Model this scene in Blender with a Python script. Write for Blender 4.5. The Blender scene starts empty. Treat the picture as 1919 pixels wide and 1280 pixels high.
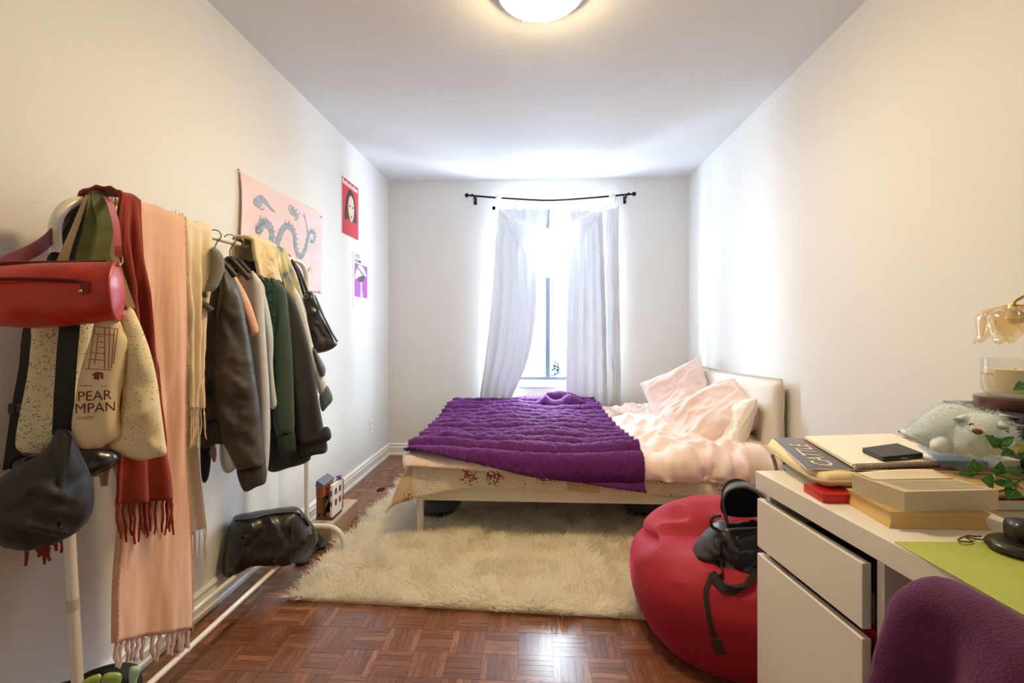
import bpy, bmesh, math, random
import numpy as np
from mathutils import Vector, Matrix, Euler
from mathutils.geometry import delaunay_2d_cdt

SC = bpy.context.scene
COL = SC.collection
random.seed(7)
RNG = np.random.default_rng(11)

# ---------------------------------------------------------------- camera
F_PX, CAM_H = 885.0, 1.152
YAW = math.atan(44.5 / F_PX)
SN, CS = math.sin(YAW), math.cos(YAW)
cam_data = bpy.data.cameras.new('camera')
cam_data.sensor_width = 36.0
cam_data.lens = F_PX / 1919.0 * 36.0
cam_data.shift_y = -24.0 / 1919.0
cam_data.clip_start = 0.02
cam = bpy.data.objects.new('camera', cam_data)
cam.location = (0, 0, CAM_H)
cam.rotation_euler = (math.pi / 2, 0, YAW)
COL.objects.link(cam)
SC.camera = cam

# ---------------------------------------------------------------- world, lights, exposure
SC.view_settings.view_transform = 'Standard'
SC.view_settings.look = 'None'
SC.view_settings.gamma = 1.0
SC.view_settings.use_curve_mapping = False
SC.view_settings.exposure = 1.0
world = bpy.data.worlds.new('daylight')
SC.world = world
world.use_nodes = True
bg = world.node_tree.nodes['Background']
bg.inputs[0].default_value = (0.72, 0.87, 1.0, 1)
bg.inputs[1].default_value = 26.0
LAMP_STRENGTH = 56.0
LAMP_COLOR = (1.0, 0.75, 0.38)
SC.cycles.use_adaptive_sampling = True
SC.cycles.adaptive_threshold = 0.02
SC.cycles.max_bounces = 10
SC.cycles.diffuse_bounces = 6
SC.cycles.transparent_max_bounces = 12
SC.cycles.sample_clamp_indirect = 8.0
SC.cycles.caustics_reflective = False
SC.cycles.caustics_refractive = False
# window opening: portal that guides daylight sampling
WX0, WX1, WZ0, WZ1 = -0.405, 0.648, 0.628, 2.290
pl = bpy.data.lights.new('window_portal', 'AREA')
pl.shape = 'RECTANGLE'; pl.size = WX1 - WX0; pl.size_y = WZ1 - WZ0
pl.cycles.is_portal = True
po = bpy.data.objects.new('window_portal', pl)
po.location = ((WX0 + WX1) / 2, 4.50, (WZ0 + WZ1) / 2)
po.rotation_euler = (-math.pi / 2, 0, 0)
COL.objects.link(po)

# ---------------------------------------------------------------- pixel rays (photograph frame 1919 x 1280)
def ray(px, py):
    u = (px - 959.5) / F_PX; v = (616 - py) / F_PX
    return Vector((u * CS - SN, u * SN + CS, v))
EYE = Vector((0, 0, CAM_H))
def onX(px, py, X):
    a = ray(px, py); return EYE + a * (X / a.x)
def onY(px, py, Y):
    a = ray(px, py); return EYE + a * (Y / a.y)
def onZ(px, py, Z):
    a = ray(px, py); return EYE + a * ((Z - CAM_H) / a.z)
class Plane:
    """upright (or given-normal) plane through a point; u runs right as seen from the camera, v up"""
    def __init__(s, o, n):
        s.o = Vector(o); s.n = Vector(n).normalized()
        up = Vector((0, 0, 1))
        s.u = up.cross(s.n).normalized()
        s.v = s.n.cross(s.u).normalized()
    def p(s, px, py):
        a = ray(px, py)
        return EYE + a * ((s.o - EYE).dot(s.n) / a.dot(s.n))
    def uv(s, px, py):
        d = s.p(px, py) - s.o
        return (d.dot(s.u), d.dot(s.v))
    def w(s, u, v, h=0.0):
        return s.o + s.u * u + s.v * v + s.n * h

# ---------------------------------------------------------------- numpy noise
def _h(i, j, k):
    n = (i * 374761393 + j * 668265263 + k * 1274126177) & 0xffffffff
    n = ((n ^ (n >> 13)) * 1103515245) & 0xffffffff
    n = ((n ^ (n >> 16)) * 2246822519) & 0xffffffff
    return ((n ^ (n >> 15)) & 0xffff) / 65535.0
def vnoise(x, y, z=0.0):
    x = np.asarray(x, float); y = np.asarray(y, float); z = np.asarray(z, float) + 0 * x
    i, j, k = np.floor(x).astype(np.int64), np.floor(y).astype(np.int64), np.floor(z).astype(np.int64)
    a, b, c = x - i, y - j, z - k
    a, b, c = a * a * (3 - 2 * a), b * b * (3 - 2 * b), c * c * (3 - 2 * c)
    def L(p, q, t): return p + (q - p) * t
    r = L(L(L(_h(i, j, k), _h(i + 1, j, k), a), L(_h(i, j + 1, k), _h(i + 1, j + 1, k), a), b),
          L(L(_h(i, j, k + 1), _h(i + 1, j, k + 1), a), L(_h(i, j + 1, k + 1), _h(i + 1, j + 1, k + 1), a), b), c)
    return r * 2 - 1
def fbm(x, y, z=0.0, o=3):
    r = 0; a = 1.0
    for q in range(o):
        r = r + a * vnoise(np.asarray(x) * 2 ** q + 13.1 * q, np.asarray(y) * 2 ** q + 7.7 * q, z)
        a *= 0.5
    return r
def ridged(x, y, z=0.0):
    return 1 - 2 * np.abs(vnoise(x, y, z))

def wr(seed, f, a, sl=0.5):
    """cloth wrinkles for inflate()"""
    return lambda u, v: a * ridged(u * f + v * f * sl, v * f * 0.55 - u * f * 0.2, seed) + 0.5 * a * ridged(u * f * 2.1 - v * f, v * f * 1.3 + u * f * 0.6, seed + 3) + 0.6 * a * fbm(u * f * 0.4, v * f * 0.4, seed)

def smooth_line(pts, n=60, closed=False):
    """Catmull-Rom resample"""
    P = [np.array(p, float) for p in pts]; m = len(P); out = []
    segs = m if closed else m - 1
    per = max(2, n // segs)
    for i in range(segs):
        if closed:
            a, b, c, d = P[(i - 1) % m], P[i], P[(i + 1) % m], P[(i + 2) % m]
        else:
            a, b, c, d = P[max(i - 1, 0)], P[i], P[i + 1], P[min(i + 2, m - 1)]
        for k in range(per):
            t = k / per
            out.append(0.5 * (2 * b + (c - a) * t + (2 * a - 5 * b + 4 * c - d) * t * t + (3 * b - a - 3 * c + d) * t ** 3))
    if not closed: out.append(P[-1])
    return out
def resample(pts, n):
    P = np.array([np.array(p, float) for p in pts]); d = np.r_[0, np.cumsum(np.linalg.norm(np.diff(P, axis=0), axis=1))]
    t = np.linspace(0, d[-1], n)
    return np.stack([np.interp(t, d, P[:, k]) for k in range(P.shape[1])], 1)

# ---------------------------------------------------------------- mesh building
class MB:
    def __init__(s): s.v = []; s.f = []; s.uv = []
    def add(s, verts, faces, uv=None):
        o = len(s.v)
        s.v += [tuple(map(float, p)) for p in verts]
        s.uv += [tuple(map(float, q)) for q in uv] if uv is not None else [(float(p[0]), float(p[1])) for p in verts]
        s.f += [tuple(i + o for i in f) for f in faces]
        return s
    def box(s, c, d, R=None):
        c = Vector(c); R = R or Matrix.Identity(3)
        vs = [c + R @ Vector((sx * d[0] / 2, sy * d[1] / 2, sz * d[2] / 2)) for sz in (-1, 1) for sy in (-1, 1) for sx in (-1, 1)]
        return s.add(vs, [(0, 2, 3, 1), (4, 5, 7, 6), (0, 1, 5, 4), (2, 6, 7, 3), (0, 4, 6, 2), (1, 3, 7, 5)])
    def bx(s, x0, x1, y0, y1, z0, z1):
        return s.box(((x0 + x1) / 2, (y0 + y1) / 2, (z0 + z1) / 2), (x1 - x0, y1 - y0, z1 - z0))
    def grid(s, P, uv=None, wrap=False):
        P = np.asarray(P, float); a, b = P.shape[:2]
        fs = []
        for i in range(a - 1):
            for j in range(b if wrap else b - 1):
                fs.append((i * b + j, i * b + (j + 1) % b, (i + 1) * b + (j + 1) % b, (i + 1) * b + j))
        if uv is None:
            U, V = np.meshgrid(np.linspace(0, 1, a), np.linspace(0, 1, b), indexing='ij'); uv = np.stack([U, V], -1)
        return s.add(P.reshape(-1, 3), fs, np.asarray(uv, float).reshape(-1, 2))
    def tube(s, pts, r, seg=10, caps=True, flat=None, up=None):
        pts = [Vector(p) for p in pts]; n = len(pts)
        rs = [r] * n if not hasattr(r, '__len__') else list(r)
        o = len(s.v); vs = []; prev = None
        for i, p in enumerate(pts):
            t = (pts[min(i + 1, n - 1)] - pts[max(i - 1, 0)]).normalized()
            if prev is None:
                a = Vector(up) if up is not None else (Vector((0, 0, 1)) if abs(t.z) < 0.9 else Vector((1, 0, 0)))
            else: a = prev
            a = (a - t * a.dot(t))
            if a.length < 1e-6: a = t.orthogonal()
            a.normalize(); b = t.cross(a); prev = a
            for k in range(seg):
                q = 2 * math.pi * k / seg
                if flat: vs.append(p + a * (math.cos(q) * rs[i] * flat) + b * (math.sin(q) * rs[i]))
                else: vs.append(p + a * (math.cos(q) * rs[i]) + b * (math.sin(q) * rs[i]))
        fs = [(i * seg + k, i * seg + (k + 1) % seg, (i + 1) * seg + (k + 1) % seg, (i + 1) * seg + k) for i in range(n - 1) for k in range(seg)]
        if caps: fs += [tuple(range(seg - 1, -1, -1)), tuple(range((n - 1) * seg, n * seg))]
        return s.add(vs, fs)
    def strap(s, pts, w, th, side):
        """flat band: width w along vector(s) side, thickness th"""
        pts = [Vector(p) for p in pts]; n = len(pts); vs = []
        for i, p in enumerate(pts):
            t = (pts[min(i + 1, n - 1)] - pts[max(i - 1, 0)]).normalized()
            sd = Vector(side[i] if isinstance(side, list) else side); sd = (sd - t * sd.dot(t)).normalized(); nn = t.cross(sd)
            for a, b in ((-1, -1), (1, -1), (1, 1), (-1, 1)): vs.append(p + sd * (a * w / 2) + nn * (b * th / 2))
        fs = [(i * 4 + k, i * 4 + (k + 1) % 4, i * 4 + 4 + (k + 1) % 4, i * 4 + 4 + k) for i in range(n - 1) for k in range(4)]
        fs += [(3, 2, 1, 0), (n * 4 - 4, n * 4 - 3, n * 4 - 2, n * 4 - 1)]
        return s.add(vs, fs)
    def lathe(s, prof, c, axis=(0, 0, 1), seg=32, fn=None):
        ax = Vector(axis).normalized(); a = ax.orthogonal().normalized(); b = ax.cross(a); c = Vector(c); vs = []
        for (r, h) in prof:
            for k in range(seg):
                q = 2 * math.pi * k / seg; rr = r * (fn(q, h) if fn else 1)
                vs.append(c + ax * h + a * (rr * math.cos(q)) + b * (rr * math.sin(q)))
        n = len(prof)
        fs = [(i * seg + k, i * seg + (k + 1) % seg, (i + 1) * seg + (k + 1) % seg, (i + 1) * seg + k) for i in range(n - 1) for k in range(seg)]
        if prof[0][0] > 1e-5: fs.append(tuple(range(seg - 1, -1, -1)))
        if prof[-1][0] > 1e-5: fs.append(tuple(range((n - 1) * seg, n * seg)))
        return s.add(vs, fs)
    def ball(s, c, r, seg=16, R=None):
        r = (r, r, r) if not hasattr(r, '__len__') else r
        c = Vector(c); R = R or Matrix.Identity(3); vs = []; h = seg // 2
        for i in range(h + 1):
            a = math.pi * i / h
            for k in range(seg):
                q = 2 * math.pi * k / seg
                vs.append(c + R @ Vector((r[0] * math.sin(a) * math.cos(q), r[1] * math.sin(a) * math.sin(q), r[2] * math.cos(a))))
        fs = [(i * seg + k, (i + 1) * seg + k, (i + 1) * seg + (k + 1) % seg, i * seg + (k + 1) % seg) for i in range(h) for k in range(seg)]
        return s.add(vs, fs)
    def prism(s, pts3, n, th):
        """polygon (3d points) extruded by th along n"""
        n = Vector(n).normalized(); A = [Vector(p) for p in pts3]; B = [p + n * th for p in A]; m = len(A)
        return s.add(A + B, [tuple(range(m - 1, -1, -1)), tuple(range(m, 2 * m))] + [(k, (k + 1) % m, m + (k + 1) % m, m + k) for k in range(m)])
    def inflate(s, poly, pl, T, R=0.05, res=0.012, bump=None, both=True, back=1.0, base=0.0, smooth=True):
        """solid of rounded thickness over a 2-d outline on plane pl; T half thickness, R edge rounding reach; bump(u, v) moves both faces"""
        if smooth: poly = [tuple(p) for p in smooth_line(poly, max(len(poly) * 6, 40), True)]
        P = resample(list(poly) + [poly[0]], max(12, int(sum(math.dist(poly[i], poly[i - 1]) for i in range(len(poly))) / res)))[:-1]
        m = len(P)
        u0, v0 = P.min(0); u1, v1 = P.max(0)
        gx, gy = np.meshgrid(np.arange(u0, u1, res), np.arange(v0, v1, res * 0.87))
        gx[1::2] += res / 2
        Q = np.stack([gx.ravel(), gy.ravel()], 1)
        A = P; B = np.roll(P, -1, 0)
        def dist(X):
            out = np.full(len(X), 1e9)
            for a, b in zip(A, B):
                ab = b - a; L = ab @ ab + 1e-12
                t = np.clip(((X - a) @ ab) / L, 0, 1)
                out = np.minimum(out, np.hypot(*(X - a - t[:, None] * ab).T))
            return out
        ins = np.zeros(len(Q), bool)
        for a, b in zip(A, B):
            c = ((a[1] > Q[:, 1]) != (b[1] > Q[:, 1]))
            with np.errstate(divide='ignore', invalid='ignore'):
                xi = (b[0] - a[0]) * (Q[:, 1] - a[1]) / (b[1] - a[1] + 1e-15) + a[0]
            ins ^= c & (Q[:, 0] < xi)
        dq = dist(Q); Q = Q[ins & (dq > res * 0.45)]
        allp = [Vector(p) for p in P] + [Vector(q) for q in Q]
        r = delaunay_2d_cdt(allp, [(i, (i + 1) % m) for i in range(m)], [], 1, 1e-6)
        V2 = np.array([(p.x, p.y) for p in r[0]]); tri = r[2]
        d = dist(V2); d[d < 1e-5] = 0
        t = np.clip(d / R, 0, 1); prof = T * np.sqrt(np.clip(1 - (1 - t) ** 2, 0, 1))
        bm_ = bump(V2[:, 0], V2[:, 1]) if bump else np.zeros(len(V2))
        n = len(V2); O = np.array(pl.o); U = np.array(pl.u); W = np.array(pl.v); N = np.array(pl.n)
        base3 = O + V2[:, :1] * U + V2[:, 1:] * W
        front = base3 + (base + prof + bm_ * (0.25 + 0.75 * t))[:, None] * N
        backp = base3 + (base - prof * back + (bm_ * (0.25 + 0.75 * t) if both else 0))[:, None] * N
        edge = d <= 1e-5
        idx_back = np.arange(n) + n
        idx_back[edge] = np.arange(n)[edge]
        fs = [tuple(f) for f in tri] + [tuple(int(idx_back[i]) for i in reversed(f)) for f in tri]
        s.add(np.r_[front, backp], fs, np.r_[V2, V2])
        return s

OFF = {}
def build(name, mb, mat, loc, parent=None, smooth=True, bevel=0, solid=0, subd=0, angle=40):
    me = bpy.data.meshes.new(name)
    L = Vector(loc)
    me.from_pydata([(p[0] - L.x, p[1] - L.y, p[2] - L.z) for p in mb.v], [], mb.f)
    uvl = me.uv_layers.new(name='UVMap')
    li = np.zeros(len(me.loops), np.int32); me.loops.foreach_get('vertex_index', li)
    uvl.data.foreach_set('uv', np.array(mb.uv, np.float32)[li].ravel())
    me.materials.append(mat)
    if smooth:
        me.polygons.foreach_set('use_smooth', np.ones(len(me.polygons), bool))
        if angle < 180:
            me.set_sharp_from_angle(angle=math.radians(angle))
    me.update()
    o = bpy.data.objects.new(name, me); COL.objects.link(o)
    if parent is not None: o.parent = parent
    else: o.location = L
    OFF[o.name] = L
    if solid:
        m = o.modifiers.new('thickness', 'SOLIDIFY'); m.thickness = solid; m.offset = 0
    if bevel:
        m = o.modifiers.new('bevel', 'BEVEL'); m.width = bevel; m.segments = 2; m.limit_method = 'ANGLE'
    if subd:
        m = o.modifiers.new('subd', 'SUBSURF'); m.levels = subd; m.render_levels = subd
    return o
def tag(o, label, cat, group=None):
    o['label'] = label; o['category'] = cat
    if group: o['group'] = group
    return o
def thing(name, label, cat, loc, group=None):
    o = bpy.data.objects.new(name, None); COL.objects.link(o)
    o.location = Vector(loc); o.empty_display_size = 0.05
    OFF[o.name] = Vector(loc)
    return tag(o, label, cat, group)
def part(name, mb, mat, parent, label=None, **k):
    o = build(name, mb, mat, OFF[parent.name], parent, **k)
    if label: o['label'] = label
    return o
def solo(name, mb, mat, label, cat, group=None, **k):
    V = np.array(mb.v); c = (V.min(0) + V.max(0)) / 2; c[2] = V[:, 2].min()
    return tag(build(name, mb, mat, c, None, **k), label, cat, group)
def struct(name, mb, mat, parent=None, **k):
    o = build(name, mb, mat, (0, 0, 0) if parent is None else OFF[parent.name], parent, **k)
    if parent is None: o['kind'] = 'structure'
    return o

FONT = None
def text_mb(body, pl, u, v, size, h=0.001, rot=0.0, sx=1.0, bold=0.0, depth=0.0):
    """lettering as flat mesh on plane pl, left baseline at (u, v)"""
    cu = bpy.data.curves.new('t', 'FONT'); cu.body = body; cu.size = size; cu.offset = bold; cu.resolution_u = 3
    ob = bpy.data.objects.new('t', cu); COL.objects.link(ob)
    dg = bpy.context.evaluated_depsgraph_get(); me = bpy.data.meshes.new_from_object(ob.evaluated_get(dg))
    mb = MB(); c, s_ = math.cos(rot), math.sin(rot)
    mb.add([pl.w(u + (p.co.x * sx) * c - p.co.y * s_, v + (p.co.x * sx) * s_ + p.co.y * c, h) for p in me.vertices], [tuple(p.vertices) for p in me.polygons])
    bpy.data.objects.remove(ob); bpy.data.curves.remove(cu); bpy.data.meshes.remove(me)
    return mb

# ---------------------------------------------------------------- materials
def srgb(r, g, b):
    return tuple(((c / 255) / 12.92 if c / 255 <= 0.04045 else ((c / 255 + 0.055) / 1.055) ** 2.4) for c in (r, g, b))
class NT:
    def __init__(s, name):
        s.m = bpy.data.materials.new(name); s.m.use_nodes = True; s.t = s.m.node_tree
        s.b = s.t.nodes['Principled BSDF']; s.out = s.t.nodes['Material Output']
    def n(s, ty, **k):
        nd = s.t.nodes.new(ty)
        for a, b in k.items():
            if a.startswith('i_'):
                key = a[2:]; key = int(key) if key.isdigit() else key.replace('_', ' ')
                nd.inputs[key].default_value = b
            else: setattr(nd, a, b)
        return nd
    def l(s, a, b): s.t.links.new(a, b)
    def math(s, op, a, b=None, c=None):
        nd = s.t.nodes.new('ShaderNodeMath'); nd.operation = op
        for i, x in enumerate((a, b, c)):
            if x is None: continue
            if isinstance(x, (int, float)): nd.inputs[i].default_value = x
            else: s.l(x, nd.inputs[i])
        return nd.outputs[0]
    def mix(s, fac, a, b):
        nd = s.t.nodes.new('ShaderNodeMix'); nd.data_type = 'RGBA'
        for k, x in ((0, fac), (6, a), (7, b)):
            if isinstance(x, (int, float)): nd.inputs[k].default_value = x
            elif isinstance(x, tuple): nd.inputs[k].default_value = (*x[:3], 1)
            else: s.l(x, nd.inputs[k])
        return nd.outputs[2]
    def noise(s, scale, co=None, detail=3, rough=0.5):
        nd = s.n('ShaderNodeTexNoise'); nd.inputs['Scale'].default_value = scale; nd.inputs['Detail'].default_value = detail; nd.inputs['Roughness'].default_value = rough
        if co is not None: s.l(co, nd.inputs['Vector'])
        return nd.outputs['Fac']
    def ramp(s, fac, stops):
        nd = s.t.nodes.new('ShaderNodeValToRGB'); e = nd.color_ramp.elements
        while len(e) < len(stops): e.new(0.5)
        for q, (p, c) in zip(e, stops): q.position = p; q.color = (*c, 1) if len(c) == 3 else c
        s.l(fac, nd.inputs[0]); return nd.outputs[0]
    def coord(s, which='Object'):
        if which == 'World': return s.n('ShaderNodeNewGeometry').outputs['Position']
        return s.n('ShaderNodeTexCoord').outputs[which]
    def bump(s, h, strength=0.3, dist=0.002):
        nd = s.n('ShaderNodeBump'); nd.inputs['Strength'].default_value = strength; nd.inputs['Distance'].default_value = dist
        s.l(h, nd.inputs['Height']); s.l(nd.outputs[0], s.b.inputs['Normal'])
MATS = {}
def M(name, col=(.8, .8, .8), rough=0.6, var=0.0, vscale=8.0, bump=0.0, bscale=300.0, bdist=0.002, metal=0.0, sheen=0.0, spec=0.5, col2=None, coat=0.0):
    if name in MATS: return MATS[name]
    q = NT(name); q.b.inputs['Roughness'].default_value = rough; q.b.inputs['Metallic'].default_value = metal
    q.b.inputs['Specular IOR Level'].default_value = spec
    q.b.inputs['Base Color'].default_value = (*col, 1)
    if coat: q.b.inputs['Coat Weight'].default_value = coat; q.b.inputs['Coat Roughness'].default_value = 0.15
    if sheen:
        q.b.inputs['Sheen Weight'].default_value = sheen; q.b.inputs['Sheen Roughness'].default_value = 0.5
        q.b.inputs['Sheen Tint'].default_value = (*[min(1, c * 0.5 + 0.4) for c in col], 1)
    co = q.coord('Object')
    if var or col2:
        c2 = col2 or tuple(c * (1 - var) for c in col)
        q.l(q.mix(q.ramp(q.noise(vscale, co, 4), [(0.35, (0, 0, 0)), (0.65, (1, 1, 1))]), col, c2), q.b.inputs['Base Color'])
    if bump: q.bump(q.noise(bscale, co, 2), bump, bdist)
    MATS[name] = q.m
    return q.m
# ================================================================ ROOM
XL, XR, YB, YN, ZC = -1.346, 1.354, 4.259, -0.50, 2.5
wall_m = M('wall_paint', srgb(228, 228, 227), 0.55, bump=0.12, bscale=90, bdist=0.001, spec=0.3)
ceil_m = M('ceiling_paint', srgb(226, 228, 231), 0.7, bump=0.08, bscale=60, bdist=0.001, spec=0.2)
trim_m = M('trim_gloss', srgb(240, 240, 238), 0.3)

def parquet_mat():
    q = NT('parquet_oak'); co = q.coord('World')
    sep = q.n('ShaderNodeSeparateXYZ'); q.l(co, sep.inputs[0])
    B = PARQ
    bxn = q.math('DIVIDE', q.math('SUBTRACT', sep.outputs[0], PX0), B); byn = q.math('DIVIDE', q.math('SUBTRACT', sep.outputs[1], PY0), B)
    ix, iy = q.math('FLOOR', bxn), q.math('FLOOR', byn)
    fx, fy = q.math('FRACT', bxn), q.math('FRACT', byn)
    par = q.math('MODULO', q.math('ADD', q.math('ADD', ix, iy), 200.0), 2.0)
    fi = q.math('ADD', q.math('MULTIPLY', par, q.math('FLOOR', q.math('MULTIPLY', fx, 5.0))), q.math('MULTIPLY', q.math('SUBTRACT', 1.0, par), q.math('FLOOR', q.math('MULTIPLY', fy, 5.0))))
    cmb = q.n('ShaderNodeCombineXYZ'); q.l(ix, cmb.inputs[0]); q.l(iy, cmb.inputs[1]); q.l(fi, cmb.inputs[2])
    wn = q.n('ShaderNodeTexWhiteNoise'); q.l(cmb.outputs[0], wn.inputs['Vector'])
    # grain runs along the strip
    def grain(sx, sy):
        mp = q.n('ShaderNodeMapping'); mp.inputs['Scale'].default_value = (sx, sy, 1)
        ad = q.n('ShaderNodeVectorMath', operation='ADD'); q.l(mp.outputs[0], ad.inputs[0]); q.l(wn.outputs['Color'], ad.inputs[1])
        q.l(co, mp.inputs[0]); return q.noise(1.0, ad.outputs[0], 6, 0.65)
    g = q.math('ADD', q.math('MULTIPLY', par, grain(260, 18)), q.math('MULTIPLY', q.math('SUBTRACT', 1.0, par), grain(18, 260)))
    base = q.ramp(wn.outputs['Value'], [(0.0, srgb(116, 74, 54)), (0.5, srgb(136, 90, 66)), (0.85, srgb(150, 102, 74)), (1.0, srgb(176, 122, 84))])
    dark = q.mix(q.ramp(g, [(0.38, (0, 0, 0)), (0.62, (1, 1, 1))]), srgb(96, 58, 42), base)
    q.l(q.mix(0.75, base, dark), q.b.inputs['Base Color'])
    rr = q.math('ADD', 0.12, q.math('MULTIPLY', q.noise(7, co, 4), 0.16))
    q.l(rr, q.b.inputs['Roughness'])
    q.bump(q.math('ADD', g, q.math('MULTIPLY', q.noise(14, co, 2), 2.0)), 0.14, 0.0012)
    return q.m
PARQ = 0.123
_j = onZ(1036, 1229.7, 0)
PX0, PY0 = _j.x - 40 * PARQ, _j.y - 40 * PARQ
floor_m = parquet_mat()
joint_m = M('floor_joint', srgb(62, 36, 25), 0.7)
fl = struct('floor', MB().bx(XL - 0.1, XR + 0.1, YN - 0.1, YB + 0.1, -0.03, -0.0035), joint_m, smooth=False)
strips = []
fw = PARQ / 5
for bi in range(0, 70):
    for bj in range(0, 90):
        x0, y0 = PX0 + bi * PARQ, PY0 + bj * PARQ
        if x0 > XR or x0 + PARQ < XL or y0 > YB or y0 + PARQ < YN: continue
        for k in range(5):
            if (bi + bj) % 2: a = (x0 + k * fw, x0 + (k + 1) * fw, y0, y0 + PARQ)
            else: a = (x0, x0 + PARQ, y0 + k * fw, y0 + (k + 1) * fw)
            a = (max(a[0], XL), min(a[1], XR), max(a[2], YN), min(a[3], YB))
            if a[1] - a[0] > 0.004 and a[3] - a[2] > 0.004: strips.append((a, (bi + bj) % 2))
def strip_shown(a):
    x, y = (a[0] + a[1]) / 2, (a[2] + a[3]) / 2
    return y > 1.50 and y < 2.6 and x < 0.5 and (y < 1.95 - 0.064 * (x + 1.05) or x < -1.07)
shown = sorted([i for i, s in enumerate(strips) if strip_shown(s[0])], key=lambda i: strips[i][0][2])[:300]
shs = set(shown)
rest = MB(); G = 0.0004
for i, (a, o_) in enumerate(strips):
    if i in shs: continue
    dz = random.uniform(-0.0003, 0.0003)
    rest.bx(a[0] + G, a[1] - G, a[2] + G, a[3] - G, -0.004, dz)
o = struct('parquet_field', rest, floor_m, fl, smooth=False); o['kind'] = 'stuff'
sm = [None, None]
for par in (0, 1):
    w, h = (PARQ, fw) if par == 0 else (fw, PARQ)
    me = bpy.data.meshes.new('parquet_strip')
    q = MB().box((0, 0, -0.002), (w - 2 * G, h - 2 * G, 0.004)); me.from_pydata(q.v, [], q.f); me.materials.append(floor_m); sm[par] = me
for i in shown:
    a, par = strips[i]
    so = bpy.data.objects.new('parquet_strip', sm[par]); COL.objects.link(so); so.parent = fl
    full = (PARQ, fw) if par == 0 else (fw, PARQ)
    so.location = ((a[0] + a[1]) / 2, (a[2] + a[3]) / 2, random.uniform(-0.0003, 0.0003))
    so.scale = ((a[1] - a[0]) / full[0], (a[3] - a[2]) / full[1], 1)

struct('ceiling', MB().bx(XL - 0.1, XR + 0.1, YN - 0.1, YB + 0.2, ZC, ZC + 0.1), ceil_m, smooth=False)
struct('wall_left', MB().bx(XL - 0.1, XL, YN - 0.1, YB + 0.2, -0.03, ZC), wall_m, smooth=False)
struct('wall_right', MB().bx(XR, XR + 0.1, YN - 0.1, YB + 0.2, -0.03, ZC), wall_m, smooth=False)
struct('wall_near', MB().bx(XL - 0.1, XR + 0.1, YN - 0.1, YN, -0.03, ZC), wall_m, smooth=False)
WB = MB(); Y2 = YB + 0.26
WB.bx(XL - 0.1, WX0, YB, Y2, -0.03, ZC).bx(WX1, XR + 0.1, YB, Y2, -0.03, ZC).bx(WX0, WX1, YB, Y2, -0.03, WZ0).bx(WX0, WX1, YB, Y2, WZ1, ZC)
struct('wall_back', WB, wall_m, smooth=False)
# baseboards: profile swept along each wall
BP = [(0, 0), (0.020, 0), (0.020, 0.016), (0.014, 0.024), (0.014, 0.062), (0.017, 0.070), (0.012, 0.080), (0.012, 0.090), (0.017, 0.096), (0.010, 0.106), (0, 0.108)]
def baseboard(name, p0, p1, nrm):
    p0, p1, nrm = Vector(p0), Vector(p1), Vector(nrm); vs = []
    for p in (p0, p1): vs += [p + nrm * a + Vector((0, 0, b)) for a, b in BP]
    n = len(BP)
    struct(name, MB().add(vs, [(k, (k + 1) % n, n + (k + 1) % n, n + k) for k in range(n)] + [tuple(range(n)), tuple(range(2 * n - 1, n - 1, -1))]), trim_m, smooth=False)
baseboard('baseboard_left', (XL, YN, 0), (XL, YB, 0), (1, 0, 0))
baseboard('baseboard_right', (XR, YB, 0), (XR, YN, 0), (-1, 0, 0))
baseboard('baseboard_back', (XL, YB, 0), (XR, YB, 0), (0, -1, 0))

# ---------------------------------------------------------------- window
alu_m = M('window_aluminium', srgb(74, 82, 90), 0.5)
gq = NT('window_glass')
tr = gq.n('ShaderNodeBsdfTransparent'); gl = gq.n('ShaderNodeBsdfGlossy'); gl.inputs['Roughness'].default_value = 0.03
mx = gq.n('ShaderNodeMixShader'); mx.inputs[0].default_value = 0.05
gq.l(tr.outputs[0], mx.inputs[1]); gq.l(gl.outputs[0], mx.inputs[2]); gq.l(mx.outputs[0], gq.out.inputs[0])
glass_m = gq.m
YW = YB + 0.13
win = bpy.data.objects.new('window_1', None); COL.objects.link(win); win.location = (0.12, YW, WZ0); OFF['window_1'] = Vector(win.location); win['kind'] = 'structure'
mxp = 0.114; zb = onY(1027, 709, YW).z
part('window_frame', MB().bx(WX0, WX0 + 0.035, YW - 0.02, YW + 0.03, WZ0, WZ1).bx(WX1 - 0.035, WX1, YW - 0.02, YW + 0.03, WZ0, WZ1).bx(WX0, WX1, YW - 0.02, YW + 0.03, WZ1 - 0.04, WZ1), trim_m, win, smooth=False, bevel=0.003)
part('bottom_rail', MB().bx(WX0 + 0.035, WX1 - 0.035, YW - 0.022, YW + 0.03, zb - 0.012, zb + 0.016), alu_m, win, smooth=False, bevel=0.002)
part('mullion', MB().bx(mxp - 0.022, mxp + 0.016, YW - 0.026, YW + 0.02, zb, WZ1 - 0.04), alu_m, win, smooth=False, bevel=0.003)
part('sash_stile', MB().bx(mxp - 0.05, mxp - 0.018, YW - 0.012, YW + 0.02, zb + 0.03, WZ1 - 0.04), M('sash_white', srgb(215, 222, 228), 0.4), win, smooth=False, bevel=0.003)
part('pane', MB().bx(WX0 + 0.035, mxp - 0.05, YW + 0.006, YW + 0.010, zb + 0.02, WZ1 - 0.04), glass_m, win, smooth=False)
part('pane', MB().bx(mxp + 0.012, WX1 - 0.035, YW + 0.012, YW + 0.016, zb + 0.02, WZ1 - 0.04), glass_m, win, smooth=False)
part('window_sill', MB().bx(WX0, WX1, YB - 0.02, YW - 0.02, WZ0 - 0.002, WZ0 + 0.02), trim_m, win, smooth=False, bevel=0.004)
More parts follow.
